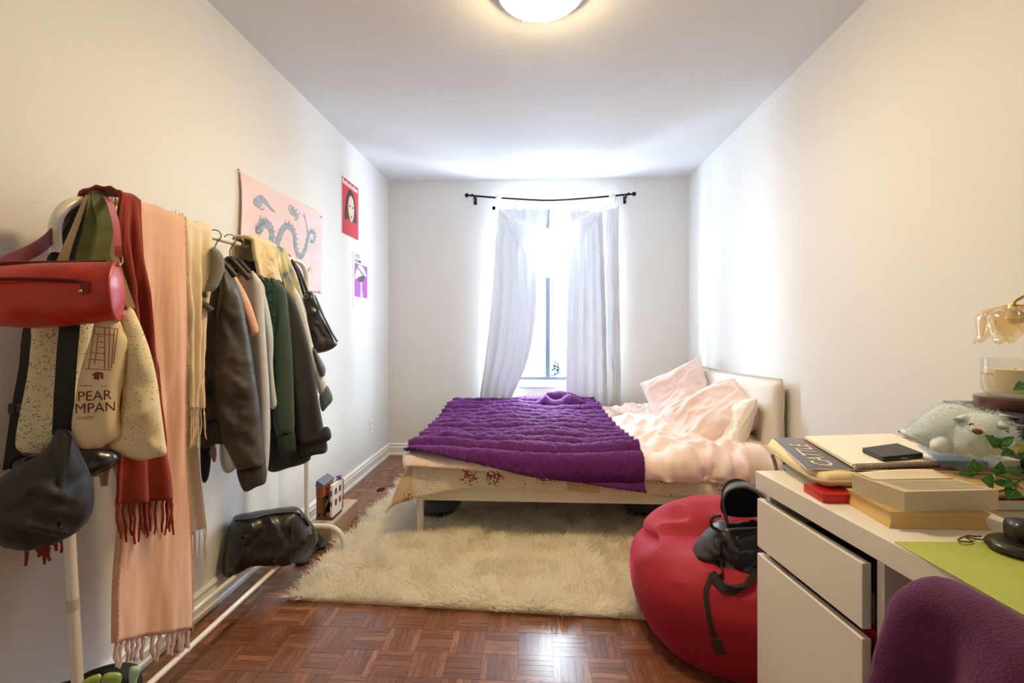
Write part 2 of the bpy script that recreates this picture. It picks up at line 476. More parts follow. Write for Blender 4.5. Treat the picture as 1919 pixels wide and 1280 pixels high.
part('track', MB().bx(WX0 + 0.035, WX1 - 0.035, YW - 0.03, YW + 0.03, WZ0 + 0.02, zb - 0.012), M('track_white', srgb(226, 230, 234), 0.4), win, smooth=False)

# pale brick wall of the house across the way
bq = NT('pale_brick'); bt = bq.n('ShaderNodeTexBrick'); bmp = bq.n('ShaderNodeMapping'); bmp.inputs['Rotation'].default_value = (math.pi / 2, 0, 0)
bq.l(bq.coord('Object'), bmp.inputs[0]); bq.l(bmp.outputs[0], bt.inputs['Vector'])
bt.inputs['Scale'].default_value = 5.0; bt.inputs['Color1'].default_value = (0.12, 0.115, 0.11, 1); bt.inputs['Color2'].default_value = (0.09, 0.085, 0.085, 1); bt.inputs['Mortar'].default_value = (0.05, 0.05, 0.055, 1)
bq.l(bt.outputs['Color'], bq.b.inputs['Base Color']); bq.b.inputs['Roughness'].default_value = 0.9
struct('wall_outside', MB().bx(-4.0, 5.0, 9.0, 9.3, -2.0, 2.4), bq.m, smooth=False)

# crumpled sheet that stands behind the right pane
pc = Plane(onY(1040, 700, YW + 0.22), (0, -1, 0))
cs = MB().inflate([pc.uv(*p) for p in ((1030, 704), (1031, 690), (1034, 679), (1036, 668), (1041, 666), (1047, 670), (1052, 678), (1054, 690), (1054, 700), (1045, 702), (1037, 706))], pc, 0.05, 0.04, 0.006,
    bump=lambda u, v: 0.03 * ridged(u * 45 + v * 30, v * 38 - u * 20) + 0.012 * ridged(u * 90, v * 90))
solo('crumpled_sheet', cs, M('crumple_grey', srgb(96, 108, 120), 0.5), 'pale blue-grey crumpled sheet outside behind the window pane', 'sheet')
ledge = MB().bx(WX0, WX1, YW + 0.1, YW + 0.5, onY(1040, 705, YW + 0.22).z - 0.04, onY(1040, 705, YW + 0.22).z + 0.001)
struct('trim_1', ledge, trim_m, smooth=False)

# wall outlet
op = Plane((XL, 3.80, 0.355), (1, 0, 0))
ot = thing('wall_outlet', 'white wall outlet low on the left wall near the corner', 'outlet', op.o)
a = [op.w(u, v, 0) for u, v in ((-0.036, -0.058), (0.036, -0.058), (0.036, 0.058), (-0.036, 0.058))]
part('cover_plate', MB().prism(a, op.n, 0.006), M('outlet_white', srgb(242, 242, 240), 0.35), ot, smooth=False, bevel=0.003)
for dv in (-0.022, 0.022):
    s_ = part('socket', MB().prism([op.w(0.016 * math.cos(t), dv + 0.016 * math.sin(t), 0.006) for t in np.linspace(0, 2 * math.pi, 17)[:-1]], op.n, 0.0015), M('outlet_face', srgb(228, 228, 226), 0.4), ot, smooth=False)
    for du in (-0.006, 0.006):
        part('slot', MB().prism([op.w(du + e, dv + f, 0.0076) for e, f in ((-.001, -.004), (.001, -.004), (.001, .004), (-.001, .004))], op.n, 0.0004), M('slot_dark', srgb(40, 40, 40), 0.6), s_, smooth=False)

# ---------------------------------------------------------------- ceiling lamp
lc = Vector((0.02, 1.855, ZC))
lt = thing('ceiling_lamp', 'round frosted glass dome lamp glowing on the ceiling', 'lamp', lc)
part('lamp_base', MB().lathe([(0.10, -0.03), (0.165, -0.028), (0.172, -0.018), (0.172, 0.0)], lc, seg=48), M('lamp_base_white', srgb(235, 232, 225), 0.4), lt)
dq = NT('lamp_glass_glow'); em = dq.n('ShaderNodeEmission'); em.inputs[0].default_value = (*LAMP_COLOR, 1); em.inputs[1].default_value = LAMP_STRENGTH
dq.l(em.outputs[0], dq.out.inputs[0])
part('lamp_dome', MB().lathe([(0.170 * math.sin(t), -0.022 - 0.060 * math.cos(t)) for t in np.linspace(0.0, math.pi / 2, 12)], lc, seg=40), dq.m, lt)
part('lamp_rim', MB().lathe([(0.169, -0.030), (0.176, -0.030), (0.179, -0.022), (0.176, -0.014), (0.169, -0.014)], lc, seg=48), M('rim_nickel', srgb(200, 195, 180), 0.25, metal=1.0), lt)
for k in range(3):
    t = k * 2.094 + 2.0
    part('dome_clip', MB().box(lc + Vector((0.177 * math.cos(t), 0.177 * math.sin(t), -0.026)), (0.016, 0.016, 0.018), Euler((0, 0, t)).to_matrix()), M('rim_nickel'), lt, smooth=False, bevel=0.002)
# ================================================================ CURTAINS
YR = 4.165
black_m = M('black_metal', srgb(28, 28, 32), 0.4, metal=0.6)
rp = [onY(x, y, YR) for x, y in ((877, 366), (930, 370.5), (985, 374), (1020, 375.5), (1050, 375), (1100, 371.5), (1150, 367), (1186, 363.5))]
rod = thing('curtain_rod', 'sagging black metal curtain rod with ball ends above the window', 'curtain rod', (rp[3].x, YB, rp[3].z - 0.03))
RODP = [Vector(p) for p in smooth_line(rp, 56)]
part('rod', MB().tube(RODP, 0.0085, 12), black_m, rod)
for e, d in ((RODP[0], -1), (RODP[-1], 1)):
    part('finial', MB().ball(e + Vector((d * 0.01, 0, 0)), 0.019, 16), black_m, rod)
    part('end_collar', MB().tube([e + Vector((-d * 0.045, 0, 0)), e + Vector((-d * 0.03, 0, 0))], 0.0135, 12), black_m, rod)
    bx_ = e.x - d * 0.055
    part('bracket', MB().tube([Vector((bx_, YB, e.z - 0.028)), Vector((bx_, YR, e.z - 0.028)), Vector((bx_, YR, e.z))], 0.006, 8).bx(bx_ - 0.012, bx_ + 0.012, YB - 0.006, YB, e.z - 0.06, e.z + 0.005), black_m, rod)
def rod_z(x):
    return float(np.interp(x, [p.x for p in RODP], [p.z for p in RODP]))
def sheet_mat(name, col, trans, rough=0.8, weave=500):
    q = NT(name); q.b.inputs['Base Color'].default_value = (*col, 1); q.b.inputs['Roughness'].default_value = rough
    tl = q.n('ShaderNodeBsdfTranslucent'); tl.inputs[0].default_value = (*col, 1)
    m = q.n('ShaderNodeMixShader'); m.inputs[0].default_value = trans
    q.l(q.b.outputs[0], m.inputs[1]); q.l(tl.outputs[0], m.inputs[2]); q.l(m.outputs[0], q.out.inputs[0])
    q.bump(q.noise(weave, q.coord('Object'), 2), 0.15, 0.001)
    return q.m
curt_m = sheet_mat('curtain_grey', srgb(216, 217, 221), 0.19)
def curtain(label, left, right, y0, folds, amp, seed, rings, zbot=0.30, nu=72, nv=90):
    """left / right: pixel polylines (top to bottom) of the two edges; hangs on rod rings"""
    L = [onY(x, y, y0) for x, y in left]; R = [onY(x, y, y0) for x, y in right]
    for E_ in (L, R):
        d = (E_[-1] - E_[-2]); d = d / abs(d.z); E_.append(E_[-1] + d * max(0.01, E_[-1].z - zbot))
    La = resample(smooth_line(L, 80), nv); Ra = resample(smooth_line(R, 80), nv)
    s = np.linspace(0, 1, nu)[None, :]; t = np.linspace(0, 1, nv)[:, None]
    P = La[:, None, :] * (1 - s[..., None]) + Ra[:, None, :] * s[..., None]
    ph = folds * 2 * math.pi * (s + 0.05 * vnoise(s * 3 + seed, t * 2.0)) + seed
    A = amp * (0.65 + 0.35 * vnoise(s * 5 + seed, t * 1.5 + 3))
    P[..., 1] += A * np.sin(ph) + 0.008 * fbm(s * 9, t * 9 + seed)
    P[..., 0] += 0.25 * A * np.cos(ph) * (0.2 + 0.8 * t) * np.sin(math.pi * s)
    P[..., 1] = np.minimum(P[..., 1], YB - 0.012)
    # scalloped top between the hooks
    ft = np.clip(1 - t / 0.06, 0, 1)
    P[..., 2] -= ft * 0.018 * np.abs(np.sin(math.pi * len(rings) * s))
    c = P[0].mean(0)
    th = thing('curtain', label, 'curtain', (c[0], y0, zbot), 'grey curtains at the window')
    part('panel', MB().grid(P), curt_m, th, solid=0.002, angle=180)
    for rx in rings:
        x = onY(rx, 372, YR).x; z = rod_z(x); q = MB()
        ring = [Vector((x + 0.003 * math.sin(a), YR + 0.0155 * math.sin(a), z - 0.006 + 0.0155 * math.cos(a))) for a in np.linspace(0, 2 * math.pi, 17)]
        q.tube(ring, 0.0016, 6, caps=False).tube([Vector((x, YR, z - 0.021)), Vector((x, y0, z - 0.05))], 0.0013, 6)
        part('ring', q, M('ring_steel', srgb(90, 92, 98), 0.3, metal=0.9), th)
    return th
curtain('grey curtain on the left, swept aside at its lower half', [(934, 388), (928, 460), (921, 560), (912, 650), (900, 738)],
        [(1026, 390), (1023, 425), (1004, 470), (1005, 540), (1001, 610), (987, 680), (962, 738)], 4.135, 4.5, 0.034, 1.3, [968, 984, 990, 998, 1012, 1020])
curtain('wide grey curtain right of the window bar, hanging straight', [(1066, 392), (1068, 480), (1063, 580), (1060, 738)],
        [(1127, 392), (1131, 480), (1134, 580), (1138, 738)], 4.13, 4.0, 0.032, 4.1, [1075, 1084, 1111, 1124])
curtain('narrow grey curtain at the far right end of the rod', [(1128, 394), (1129, 480), (1128, 580), (1130, 738)],
        [(1160, 384), (1159, 480), (1161, 580), (1163, 740)], 4.175, 1.5, 0.020, 2.2, [1140, 1154])

# sheer scarf knotted at two points of the rod
sq = NT('sheer_white'); sq.b.inputs['Base Color'].default_value = (0.92, 0.93, 0.95, 1); sq.b.inputs['Roughness'].default_value = 0.7
tl = sq.n('ShaderNodeBsdfTranslucent'); tl.inputs[0].default_value = (0.95, 0.96, 0.98, 1)
tp = sq.n('ShaderNodeBsdfTransparent')
m1 = sq.n('ShaderNodeMixShader'); m1.inputs[0].default_value = 0.5; sq.l(sq.b.outputs[0], m1.inputs[1]); sq.l(tl.outputs[0], m1.inputs[2])
m2 = sq.n('ShaderNodeMixShader'); m2.inputs[0].default_value = 0.42; sq.l(m1.outputs[0], m2.inputs[1]); sq.l(tp.outputs[0], m2.inputs[2]); sq.l(m2.outputs[0], sq.out.inputs[0])
YS = 4.085
top = [onY(x, y, YS) for x, y in ((935, 372), (950, 395), (985, 418), (1015, 428), (1045, 427), (1080, 412), (1120, 388), (1143, 370))]
bot = [onY(x, y, YS) for x, y in ((929, 374), (940, 410), (970, 455), (1005, 500), (1027, 521), (1055, 497), (1095, 440), (1149, 372))]
Ta, Ba = resample(smooth_line(top, 70), 80), resample(smooth_line(bot, 70), 80)
nv = 44; w = np.linspace(0, 1, nv)[:, None]; s = np.linspace(0, 1, 80)[None, :]
P = Ta[None] * (1 - w[..., None]) + Ba[None] * w[..., None]
g = np.sin(math.pi * s) ** 0.5
P[..., 1] += -0.02 * g * np.sin(w * 26 + 1.5 * vnoise(s * 3, w * 2)) - 0.02 * g + 0.008 * fbm(s * 14, w * 7)
sc = thing('sheer_scarf', 'sheer white scarf swagged in a V across the window rod', 'scarf', (0.1, YS, 1.6))
part('swag', MB().grid(P), sq.m, sc, angle=180)
for x, y in ((934, 371), (1146, 368)):
    c = onY(x, y, YR); q = MB()
    for k in range(4):
        a = k * 1.6
        loop = [c + Vector((0.012 * math.sin(b + a) + 0.006 * (k - 1.5), 0.024 * math.cos(b), 0.024 * math.sin(b))) for b in np.linspace(0, 2 * math.pi, 15)]
        q.tube(loop, 0.009, 8, caps=False)
    part('knot', q, sheet_mat('sheer_knot', (0.9, 0.91, 0.94), 0.4), sc)
# ================================================================ RUG
ra = math.radians(-2.6)
RC, RS = math.cos(ra), math.sin(ra)
R0 = Vector((-1.052, 1.958, 0)); RW, RD = 2.02, 1.62
def rug(u, v): return (R0.x + u * RC - v * RS, R0.y + u * RS + v * RC)
rg = thing('shag_rug', 'cream long-pile shag rug under the bed and beanbag', 'rug', (*rug(RW / 2, RD / 2), 0))
part('backing', MB().prism([(*rug(u, v), 0.0005) for u, v in ((0, 0), (RW, 0), (RW, RD), (0, RD))], (0, 0, 1), 0.010), M('rug_backing', srgb(232, 220, 190), 0.9), rg, smooth=False)
def tufts(P, N, L, wd, col_seed=0, bend=0.6, dirs=None):
    """tapered bent blades; P (n,3) roots, N (n,3) growth directions"""
    n = len(P); th = RNG.uniform(0, 2 * math.pi, n) if dirs is None else dirs
    a = np.stack([np.cos(th), np.sin(th), 0 * th], 1)
    side = np.cross(N, a); side /= np.linalg.norm(side, axis=1)[:, None] + 1e-9
    L = L[:, None]; wd = wd[:, None]
    m = P + N * L * 0.55 + a * L * 0.25 * bend
    t = P + N * L * 0.85 + a * L * 0.75 * bend
    V = np.stack([P - side * wd, P + side * wd, m - side * wd * 0.8, m + side * wd * 0.8, t], 1).reshape(-1, 3)
    return V, n
def tuft_object(name, P, N, L, wd, mat, parent, bend=0.6, dirs=None):
    V, n = tufts(P, N, L, wd, bend=bend, dirs=dirs)
    V = V - np.array(OFF[parent.name])
    me = bpy.data.meshes.new(name)
    b = (np.arange(n) * 5)[:, None]
    quads = b + np.array([0, 1, 3, 2]); tris = b + np.array([2, 3, 4])
    loops = np.concatenate([quads, tris], 1).ravel()
    me.vertices.add(len(V)); me.vertices.foreach_set('co', V.ravel().astype(np.float32))
    me.loops.add(len(loops)); me.loops.foreach_set('vertex_index', loops.astype(np.int32))
    starts = np.stack([np.arange(n) * 7, np.arange(n) * 7 + 4], 1).ravel()
    me.polygons.add(2 * n); me.polygons.foreach_set('loop_start', starts.astype(np.int32))
    me.update(calc_edges=True); me.validate()
    me.materials.append(mat)
    o = bpy.data.objects.new(name, me); COL.objects.link(o); o.parent = parent; o['kind'] = 'stuff'
    return o
rq = NT('rug_wool'); rp_ = rq.n('ShaderNodeNewGeometry').outputs['Random Per Island']
rq.l(rq.ramp(rp_, [(0, srgb(244, 236, 214)), (0.5, srgb(250, 246, 232)), (1, srgb(254, 253, 246))]), rq.b.inputs['Base Color']); rq.b.inputs['Roughness'].default_value = 0.9; rq.b.inputs['Specular IOR Level'].default_value = 0.1
rtl = rq.n('ShaderNodeBsdfTranslucent'); rtl.inputs[0].default_value = (0.99, 0.97, 0.92, 1); rmx = rq.n('ShaderNodeMixShader'); rmx.inputs[0].default_value = 0.5
rq.l(rq.b.outputs[0], rmx.inputs[1]); rq.l(rtl.outputs[0], rmx.inputs[2]); rq.l(rmx.outputs[0], rq.out.inputs[0])
n = 95000
uu, vv = RNG.uniform(0.0, RW, n), RD * RNG.uniform(0, 1, n) ** 1.15
xx, yy = rug(uu, vv)
keep = ~((xx > 0.75) & (yy > 2.9))
uu, vv, xx, yy = uu[keep], vv[keep], xx[keep], yy[keep]; n = len(uu)
N = np.stack([RNG.normal(0, 0.35, n) + 0.5 * vnoise(xx * 6, yy * 6, 1), RNG.normal(0, 0.35, n) + 0.5 * vnoise(xx * 6, yy * 6, 5), np.full(n, 0.85)], 1)
N[:, 0] -= 0.5 * np.clip(1 - uu / 0.05, 0, 1); N[:, 1] -= 0.45 * np.clip(1 - vv / 0.04, 0, 1)
N /= np.linalg.norm(N, axis=1)[:, None]
L = RNG.uniform(0.035, 0.066, n) * (1 + 0.25 * vnoise(xx * 9, yy * 9))
tuft_object('pile', np.stack([xx, yy, np.full(n, 0.008)], 1), N, L, RNG.uniform(0.0015, 0.0028, n), rq.m, rg, bend=0.85, dirs=RNG.normal(0, 0.8, n) + 5.0 * fbm(xx * 5, yy * 5, 3))

# ================================================================ BED
BX0, BX1, BY0, BY1 = -0.66, 1.27, 2.60, 4.09
frame_m = M('bed_frame_white', srgb(232, 226, 208), 0.4)
bed = thing('bed', 'white double bed frame with a padded pale headboard', 'bed', ((BX0 + BX1) / 2, (BY0 + BY1) / 2, 0))
for nm, b in (('side_rail', (BX0 + 0.02, BX1, BY0, BY0 + 0.035, 0.197, 0.305)), ('side_rail', (BX0 + 0.02, BX1, BY1 - 0.035, BY1, 0.197, 0.305)), ('foot_rail', (BX0, BX0 + 0.035, BY0, BY1, 0.197, 0.305))):
    part(nm, MB().bx(*b), frame_m, bed, smooth=False, bevel=0.004)
for x, y in ((-0.645, 2.617), (1.24, 2.617), (-0.645, 4.07), (1.24, 4.07)):
    part('leg', MB().tube([(x, y, 0.0), (x, y, 0.2)], 0.019, 16), frame_m, bed)
for k in range(9):
    x = BX0 + 0.15 + k * 0.21
    part('slat', MB().bx(x - 0.035, x + 0.035, BY0 + 0.035, BY1 - 0.035, 0.255, 0.272), M('slat_birch', srgb(205, 180, 140), 0.6), bed, smooth=False)
# padded headboard: loose slip cover with a flange
HX = 1.30
hp = Plane((HX, 3.36, 0.55), (-1, 0, 0))
def yz(y, z): return (-(y - 3.36) * 1.0 if hp.u.y < 0 else (y - 3.36), z - 0.55)
HO = [yz(2.585, 0.20), yz(2.58, 0.55), yz(2.575, 0.872), yz(2.75, 0.868), yz(3.0, 0.858), yz(3.4, 0.848), yz(3.9, 0.848), yz(4.14, 0.862), yz(4.145, 0.5), yz(4.14, 0.20)]
head = part('headboard', MB().inflate(HO, hp, 0.036, 0.05, 0.02, bump=lambda u, v: 0.006 * fbm(u * 6, v * 5, 2) + 0.004 * ridged(u * 9 + v * 4, v * 6), smooth=False), M('headboard_linen', srgb(226, 222, 214), 0.85, bump=0.25, bscale=700, bdist=0.001), bed, angle=180)
edge = [Vector((HX, y, z)) for y, z in ((2.572, 0.22), (2.567, 0.55), (2.562, 0.882), (2.75, 0.876), (3.0, 0.865), (3.4, 0.855), (3.9, 0.856), (4.15, 0.872), (4.155, 0.5))]
part('piping', MB().tube([Vector(p) for p in resample(edge, 60)], 0.0045, 6), M('headboard_seam', srgb(190, 182, 168), 0.8), head)

def cloth_over(x0, x1, y0, y1, px0, px1, py0, py1, zt, nx, ny, r=0.05, flare=0.06, cflare=0.5, disp=None, py0fn=None):
    """sheet [px0,px1]x[py0,py1] laid over a block with edges x0.., y0..; hangs over the -x and -y edges"""
    p = np.linspace(px0, px1, nx)[:, None] + np.zeros((1, ny)); tt = np.linspace(0, 1, ny)[None, :]
    lo = (py0fn(p) if py0fn else py0) + 0 * p
    q = lo + (py1 - lo) * tt
    a = np.maximum(0, x0 - p); b = np.maximum(0, y0 - q); Ld = np.hypot(a, b); th = np.arctan2(b, a + 1e-9)
    ux, uy = -a / (Ld + 1e-9), -b / (Ld + 1e-9)
    arc = r * math.pi / 2; ang = np.minimum(Ld, arc) / r; restl = np.maximum(0, Ld - arc)
    fl_ = flare + cflare * np.sin(2 * th) ** 2 * (Ld > 0)
    out = r * np.sin(ang) + restl * fl_
    dz = -r * (1 - np.cos(ang)) - restl * np.sqrt(np.maximum(0.05, 1 - fl_ ** 2))
    X = np.maximum(p, x0) + ux * out; Y = np.maximum(q, y0) + uy * out
    Z = (zt(X, Y) if callable(zt) else zt) + dz
    nrm = np.stack([ux * np.sin(ang), uy * np.sin(ang), np.cos(ang)], -1)
    P = np.stack([X, Y, Z], -1)
    if disp is not None: P = P + nrm * disp(p, q, Ld)[..., None]
    return P, np.stack([p, q], -1)
ZT = 0.445
mt = solo('mattress', MB().bx(BX0 + 0.02, BX1 - 0.03, BY0 + 0.015, BY1 - 0.01, 0.275, 0.425), M('mattress_grey', srgb(150, 140, 130), 0.9, bump=0.2), 'thick mattress lying on the white bed frame', 'mattress', smooth=False, bevel=0.03)

# ---- floral patchwork quilt
def quilt_mat():
    q = NT('patchwork_quilt'); uv = q.coord('UV'); s = q.n('ShaderNodeSeparateXYZ'); q.l(uv, s.inputs[0])
    g = 0.17
    sn = q.n('ShaderNodeVectorMath', operation='SNAP'); q.l(uv, sn.inputs[0]); sn.inputs[1].default_value = (g, g, g)
    wn = q.n('ShaderNodeTexWhiteNoise'); q.l(sn.outputs[0], wn.inputs['Vector'])
    st = q.n('ShaderNodeTexWave'); st.inputs['Scale'].default_value = 38; st.inputs['Distortion'].default_value = 1.5; st.inputs['Detail'].default_value = 2; q.l(uv, st.inputs['Vector']); st.bands_direction = 'Y'
    stripes = q.mix(st.outputs['Fac'], srgb(226, 204, 170), srgb(178, 140, 112))
    vo = q.n('ShaderNodeTexVoronoi'); vo.inputs['Scale'].default_value = 170; q.l(uv, vo.inputs['Vector'])
    dots = q.mix(q.ramp(vo.outputs['Distance'], [(0.28, (1, 1, 1)), (0.42, (0, 0, 0))]), srgb(230, 220, 200), srgb(186, 160, 140))
    plain = q.mix(q.noise(60, uv, 2), srgb(240, 230, 208), srgb(214, 200, 172))
    c = q.mix(q.math('GREATER_THAN', wn.outputs['Value'], 0.36), stripes, dots)
    c = q.mix(q.math('GREATER_THAN', wn.outputs['Value'], 0.66), c, plain)
    # flowers: clusters of red petals with green leaves
    v2 = q.n('ShaderNodeTexVoronoi'); v2.inputs['Scale'].default_value = 6.0; q.l(uv, v2.inputs['Vector'])
    dst = q.math('ADD', v2.outputs['Distance'], q.math('MULTIPLY', q.math('SUBTRACT', q.noise(55, uv, 2), 0.5), 0.55))
    leaf = q.math('MULTIPLY', q.math('LESS_THAN', dst, 0.30), q.math('GREATER_THAN', q.noise(75, uv, 1), 0.58))
    c = q.mix(leaf, c, srgb(120, 124, 92))
    pet = q.math('MULTIPLY', q.math('LESS_THAN', dst, 0.24), q.math('GREATER_THAN', q.noise(44, uv, 1), 0.5))
    c = q.mix(pet, c, srgb(168, 62, 78))
    q.l(c, q.b.inputs['Base Color']); q.b.inputs['Roughness'].default_value = 0.9
    br = q.n('ShaderNodeTexBrick'); br.inputs['Scale'].default_value = 1.0 / 0.17; br.offset = 0; br.inputs['Brick Width'].default_value = 1; br.inputs['Row Height'].default_value = 1; br.inputs['Mortar Size'].default_value = 0.02; br.inputs['Mortar Smooth'].default_value = 1.0
    br.inputs['Color1'].default_value = br.inputs['Color2'].default_value = (1, 1, 1, 1); br.inputs['Mortar'].default_value = (0, 0, 0, 1); q.l(uv, br.inputs['Vector'])
    h = q.math('ADD', q.math('MULTIPLY', br.outputs['Color'], 1.0), q.math('ADD', q.math('MULTIPLY', st.outputs['Fac'], 0.5), q.math('MULTIPLY', q.noise(130, uv, 2), 0.8)))
    q.bump(h, 0.6, 0.004)
    return q.m
def qlow(p):
    # hem height of the quilt along the near side (metres below the edge)
    return BY0 - np.interp(p, [-0.95, -0.72, -0.62, -0.50, -0.30, 0.0, 0.5, 1.0, 1.15], [0.21, 0.24, 0.235, 0.205, 0.175, 0.185, 0.20, 0.215, 0.22])
P, uv = cloth_over(BX0, BX1, BY0, BY1, BX0 - 0.27, 1.13, 0, BY1 - 0.02, ZT, 150, 110, r=0.045, flare=0.09, cflare=0.46,
    disp=lambda p, q, L: 0.004 + 0.006 * fbm(p * 7, q * 7) + 0.010 * np.clip(L / 0.15, 0, 1) * np.sin(p * 17 + 1.5 * np.sin(p * 5)), py0fn=qlow)
qt = solo('patchwork_quilt', MB().grid(P, uv), quilt_mat(), 'floral patchwork quilt hanging below the duvet along the bed side', 'quilt', solid=0.008, angle=180)

# ---- peach pink duvet
duv_m = M('duvet_peach', srgb(238, 218, 210), 0.85, bump=0.2, bscale=900, bdist=0.0008, sheen=0.15)
def dlow(p):
    return BY0 - np.interp(p, [-0.7, -0.55, -0.2, 0.2, 0.55, 0.8, 1.1, 1.3], [0.075, 0.08, 0.088, 0.115, 0.115, 0.125, 0.135, 0.14])
def ddisp(p, q, L):
    rgt = np.clip((p - 0.5) / 0.2, 0, 1)
    big = 0.035 * np.clip((p - 0.45) / 0.3, 0, 1) * np.clip(1 - np.abs(q - 3.05) / 0.5, 0, 1)
    w = 0.020 * ridged(p * 3.2 + q * 2.2, q * 2.6 - p * 1.3, 3) + 0.016 * ridged(p * 8 - q * 4, q * 5 + p * 3, 9) + 0.008 * ridged(p * 17 + q * 6, q * 14 - p * 7, 5) + 0.004 * fbm(p * 24, q * 24)
    side = np.clip(L / 0.08, 0, 1)
    fold = 0.012 * side * np.sin(p * 46 + 3.0 * vnoise(p * 5, q * 0 + 4) + 6 * q)
    bulge = 0.022 * rgt * np.clip(1 - np.abs(L - 0.06) / 0.07, 0, 1)
    return 0.022 + big + (0.40 + 1.1 * rgt) * w + (0.4 + 0.8 * rgt) * fold + bulge
P, uv = cloth_over(BX0 + 0.0, BX1, BY0, BY1, BX0 - 0.05, 1.27, 0, BY1 + 0.0, ZT, 300, 250, r=0.06, flare=0.03, cflare=0.3, disp=ddisp, py0fn=dlow)
solo('duvet', MB().grid(P, uv), duv_m, 'rumpled peach pink duvet covering the bed', 'duvet', solid=0.010, angle=180)

# ---- purple plush throw
tq = NT('throw_plush'); tc = tq.coord('UV')
fz = tq.noise(60, tc, 5, 0.7)
tq.l(tq.mix(tq.ramp(fz, [(0.3, (0, 0, 0)), (0.75, (1, 1, 1))]), srgb(76, 24, 86), srgb(98, 38, 108)), tq.b.inputs['Base Color'])
tq.b.inputs['Roughness'].default_value = 0.8; tq.b.inputs['Specular IOR Level'].default_value = 0.2
tq.b.inputs['Sheen Weight'].default_value = 0.55; tq.b.inputs['Sheen Roughness'].default_value = 0.35; tq.b.inputs['Sheen Tint'].default_value = (*srgb(206, 130, 220), 1)
tq.bump(tq.noise(380, tc, 3, 0.7), 0.35, 0.003)
def tlow(p):
    return BY0 - np.interp(p, [-0.68, -0.60, -0.3, 0.0, 0.3, 0.57], [0.035, 0.045, 0.075, 0.115, 0.155, 0.185])
def tdisp(p, q, L):
    qq = q + 0.025 * vnoise(p * 2.2, q * 2, 4) + 0.010 * np.sin(p * 4)
    row = qq / 0.118; k = np.floor(row); f = row - k
    rib = np.abs(np.sin(math.pi * f)) ** 0.5
    c = p / 0.105 + 0.5 * (k % 2) + 0.15 * vnoise(k * 3.1, p * 2); cf = np.abs(np.sin(math.pi * (c - np.floor(c)))) ** 0.22
    flat = np.clip((L - 0.01) / 0.06, 0, 1)
    bunch = np.clip(1 - np.abs(q - 3.88) / 0.24, 0, 1) * np.clip(1 - np.abs(p - 0.18) / 0.5, 0, 1)
    return 0.030 + (0.050 - 0.022 * flat) * rib * (0.78 + 0.22 * cf) + 0.016 * fbm(p * 4, q * 4) + bunch * (0.05 + 0.045 * ridged(p * 6, q * 7, 2)) + 0.003 * fbm(p * 60, q * 60)
TZ = lambda X, Y: ZT + 0.03 * np.clip((Y - 3.3) / 0.8, 0, 1)
P, uv = cloth_over(BX0 - 0.01, 9, BY0 - 0.01, BY1, BX0 - 0.03, 0.565, 0, BY1 + 0.01, TZ, 260, 330, r=0.06, flare=0.03, cflare=0.3, disp=tdisp, py0fn=tlow)
P[..., 0] += np.clip((uv[..., 0] - 0.2) / 0.37, 0, 1) * (-0.07) * np.clip((uv[..., 1] - 2.6) / 1.4, 0, 1)
thr = thing('plush_throw', 'deep purple ribbed plush throw spread over the foot half of the bed', 'blanket', (-0.05, 3.3, 0.4))
part('throw_body', MB().grid(P, uv), tq.m, thr, solid=0.016, angle=180)
# short nap along the surface
Pn = np.asarray(P); du = np.gradient(Pn, axis=0); dv = np.gradient(Pn, axis=1); NN = np.cross(du, dv); NN /= np.linalg.norm(NN, axis=2)[..., None] + 1e-9
NN *= np.sign(NN[..., 2:3] + 0.15)
ii, jj = RNG.integers(0, Pn.shape[0], 14000), RNG.integers(0, Pn.shape[1], 14000)
jj = np.where(RNG.random(14000) < 0.3, 0, jj); ii = np.where(RNG.random(14000) < 0.3, np.where(RNG.random(14000) < 0.5, 0, Pn.shape[0] - 1), ii)
rt = Pn[ii, jj] + RNG.normal(0, 0.0022, (14000, 3)) + NN[ii, jj] * 0.007
nd = NN[ii, jj] + RNG.normal(0, 0.45, (14000, 3)); nd /= np.linalg.norm(nd, axis=1)[:, None]
tuft_object('nap', rt, nd, RNG.uniform(0.004, 0.009, 14000), RNG.uniform(0.0006, 0.0011, 14000), M('throw_nap', srgb(84, 32, 98), 0.8, sheen=0.5), thr)

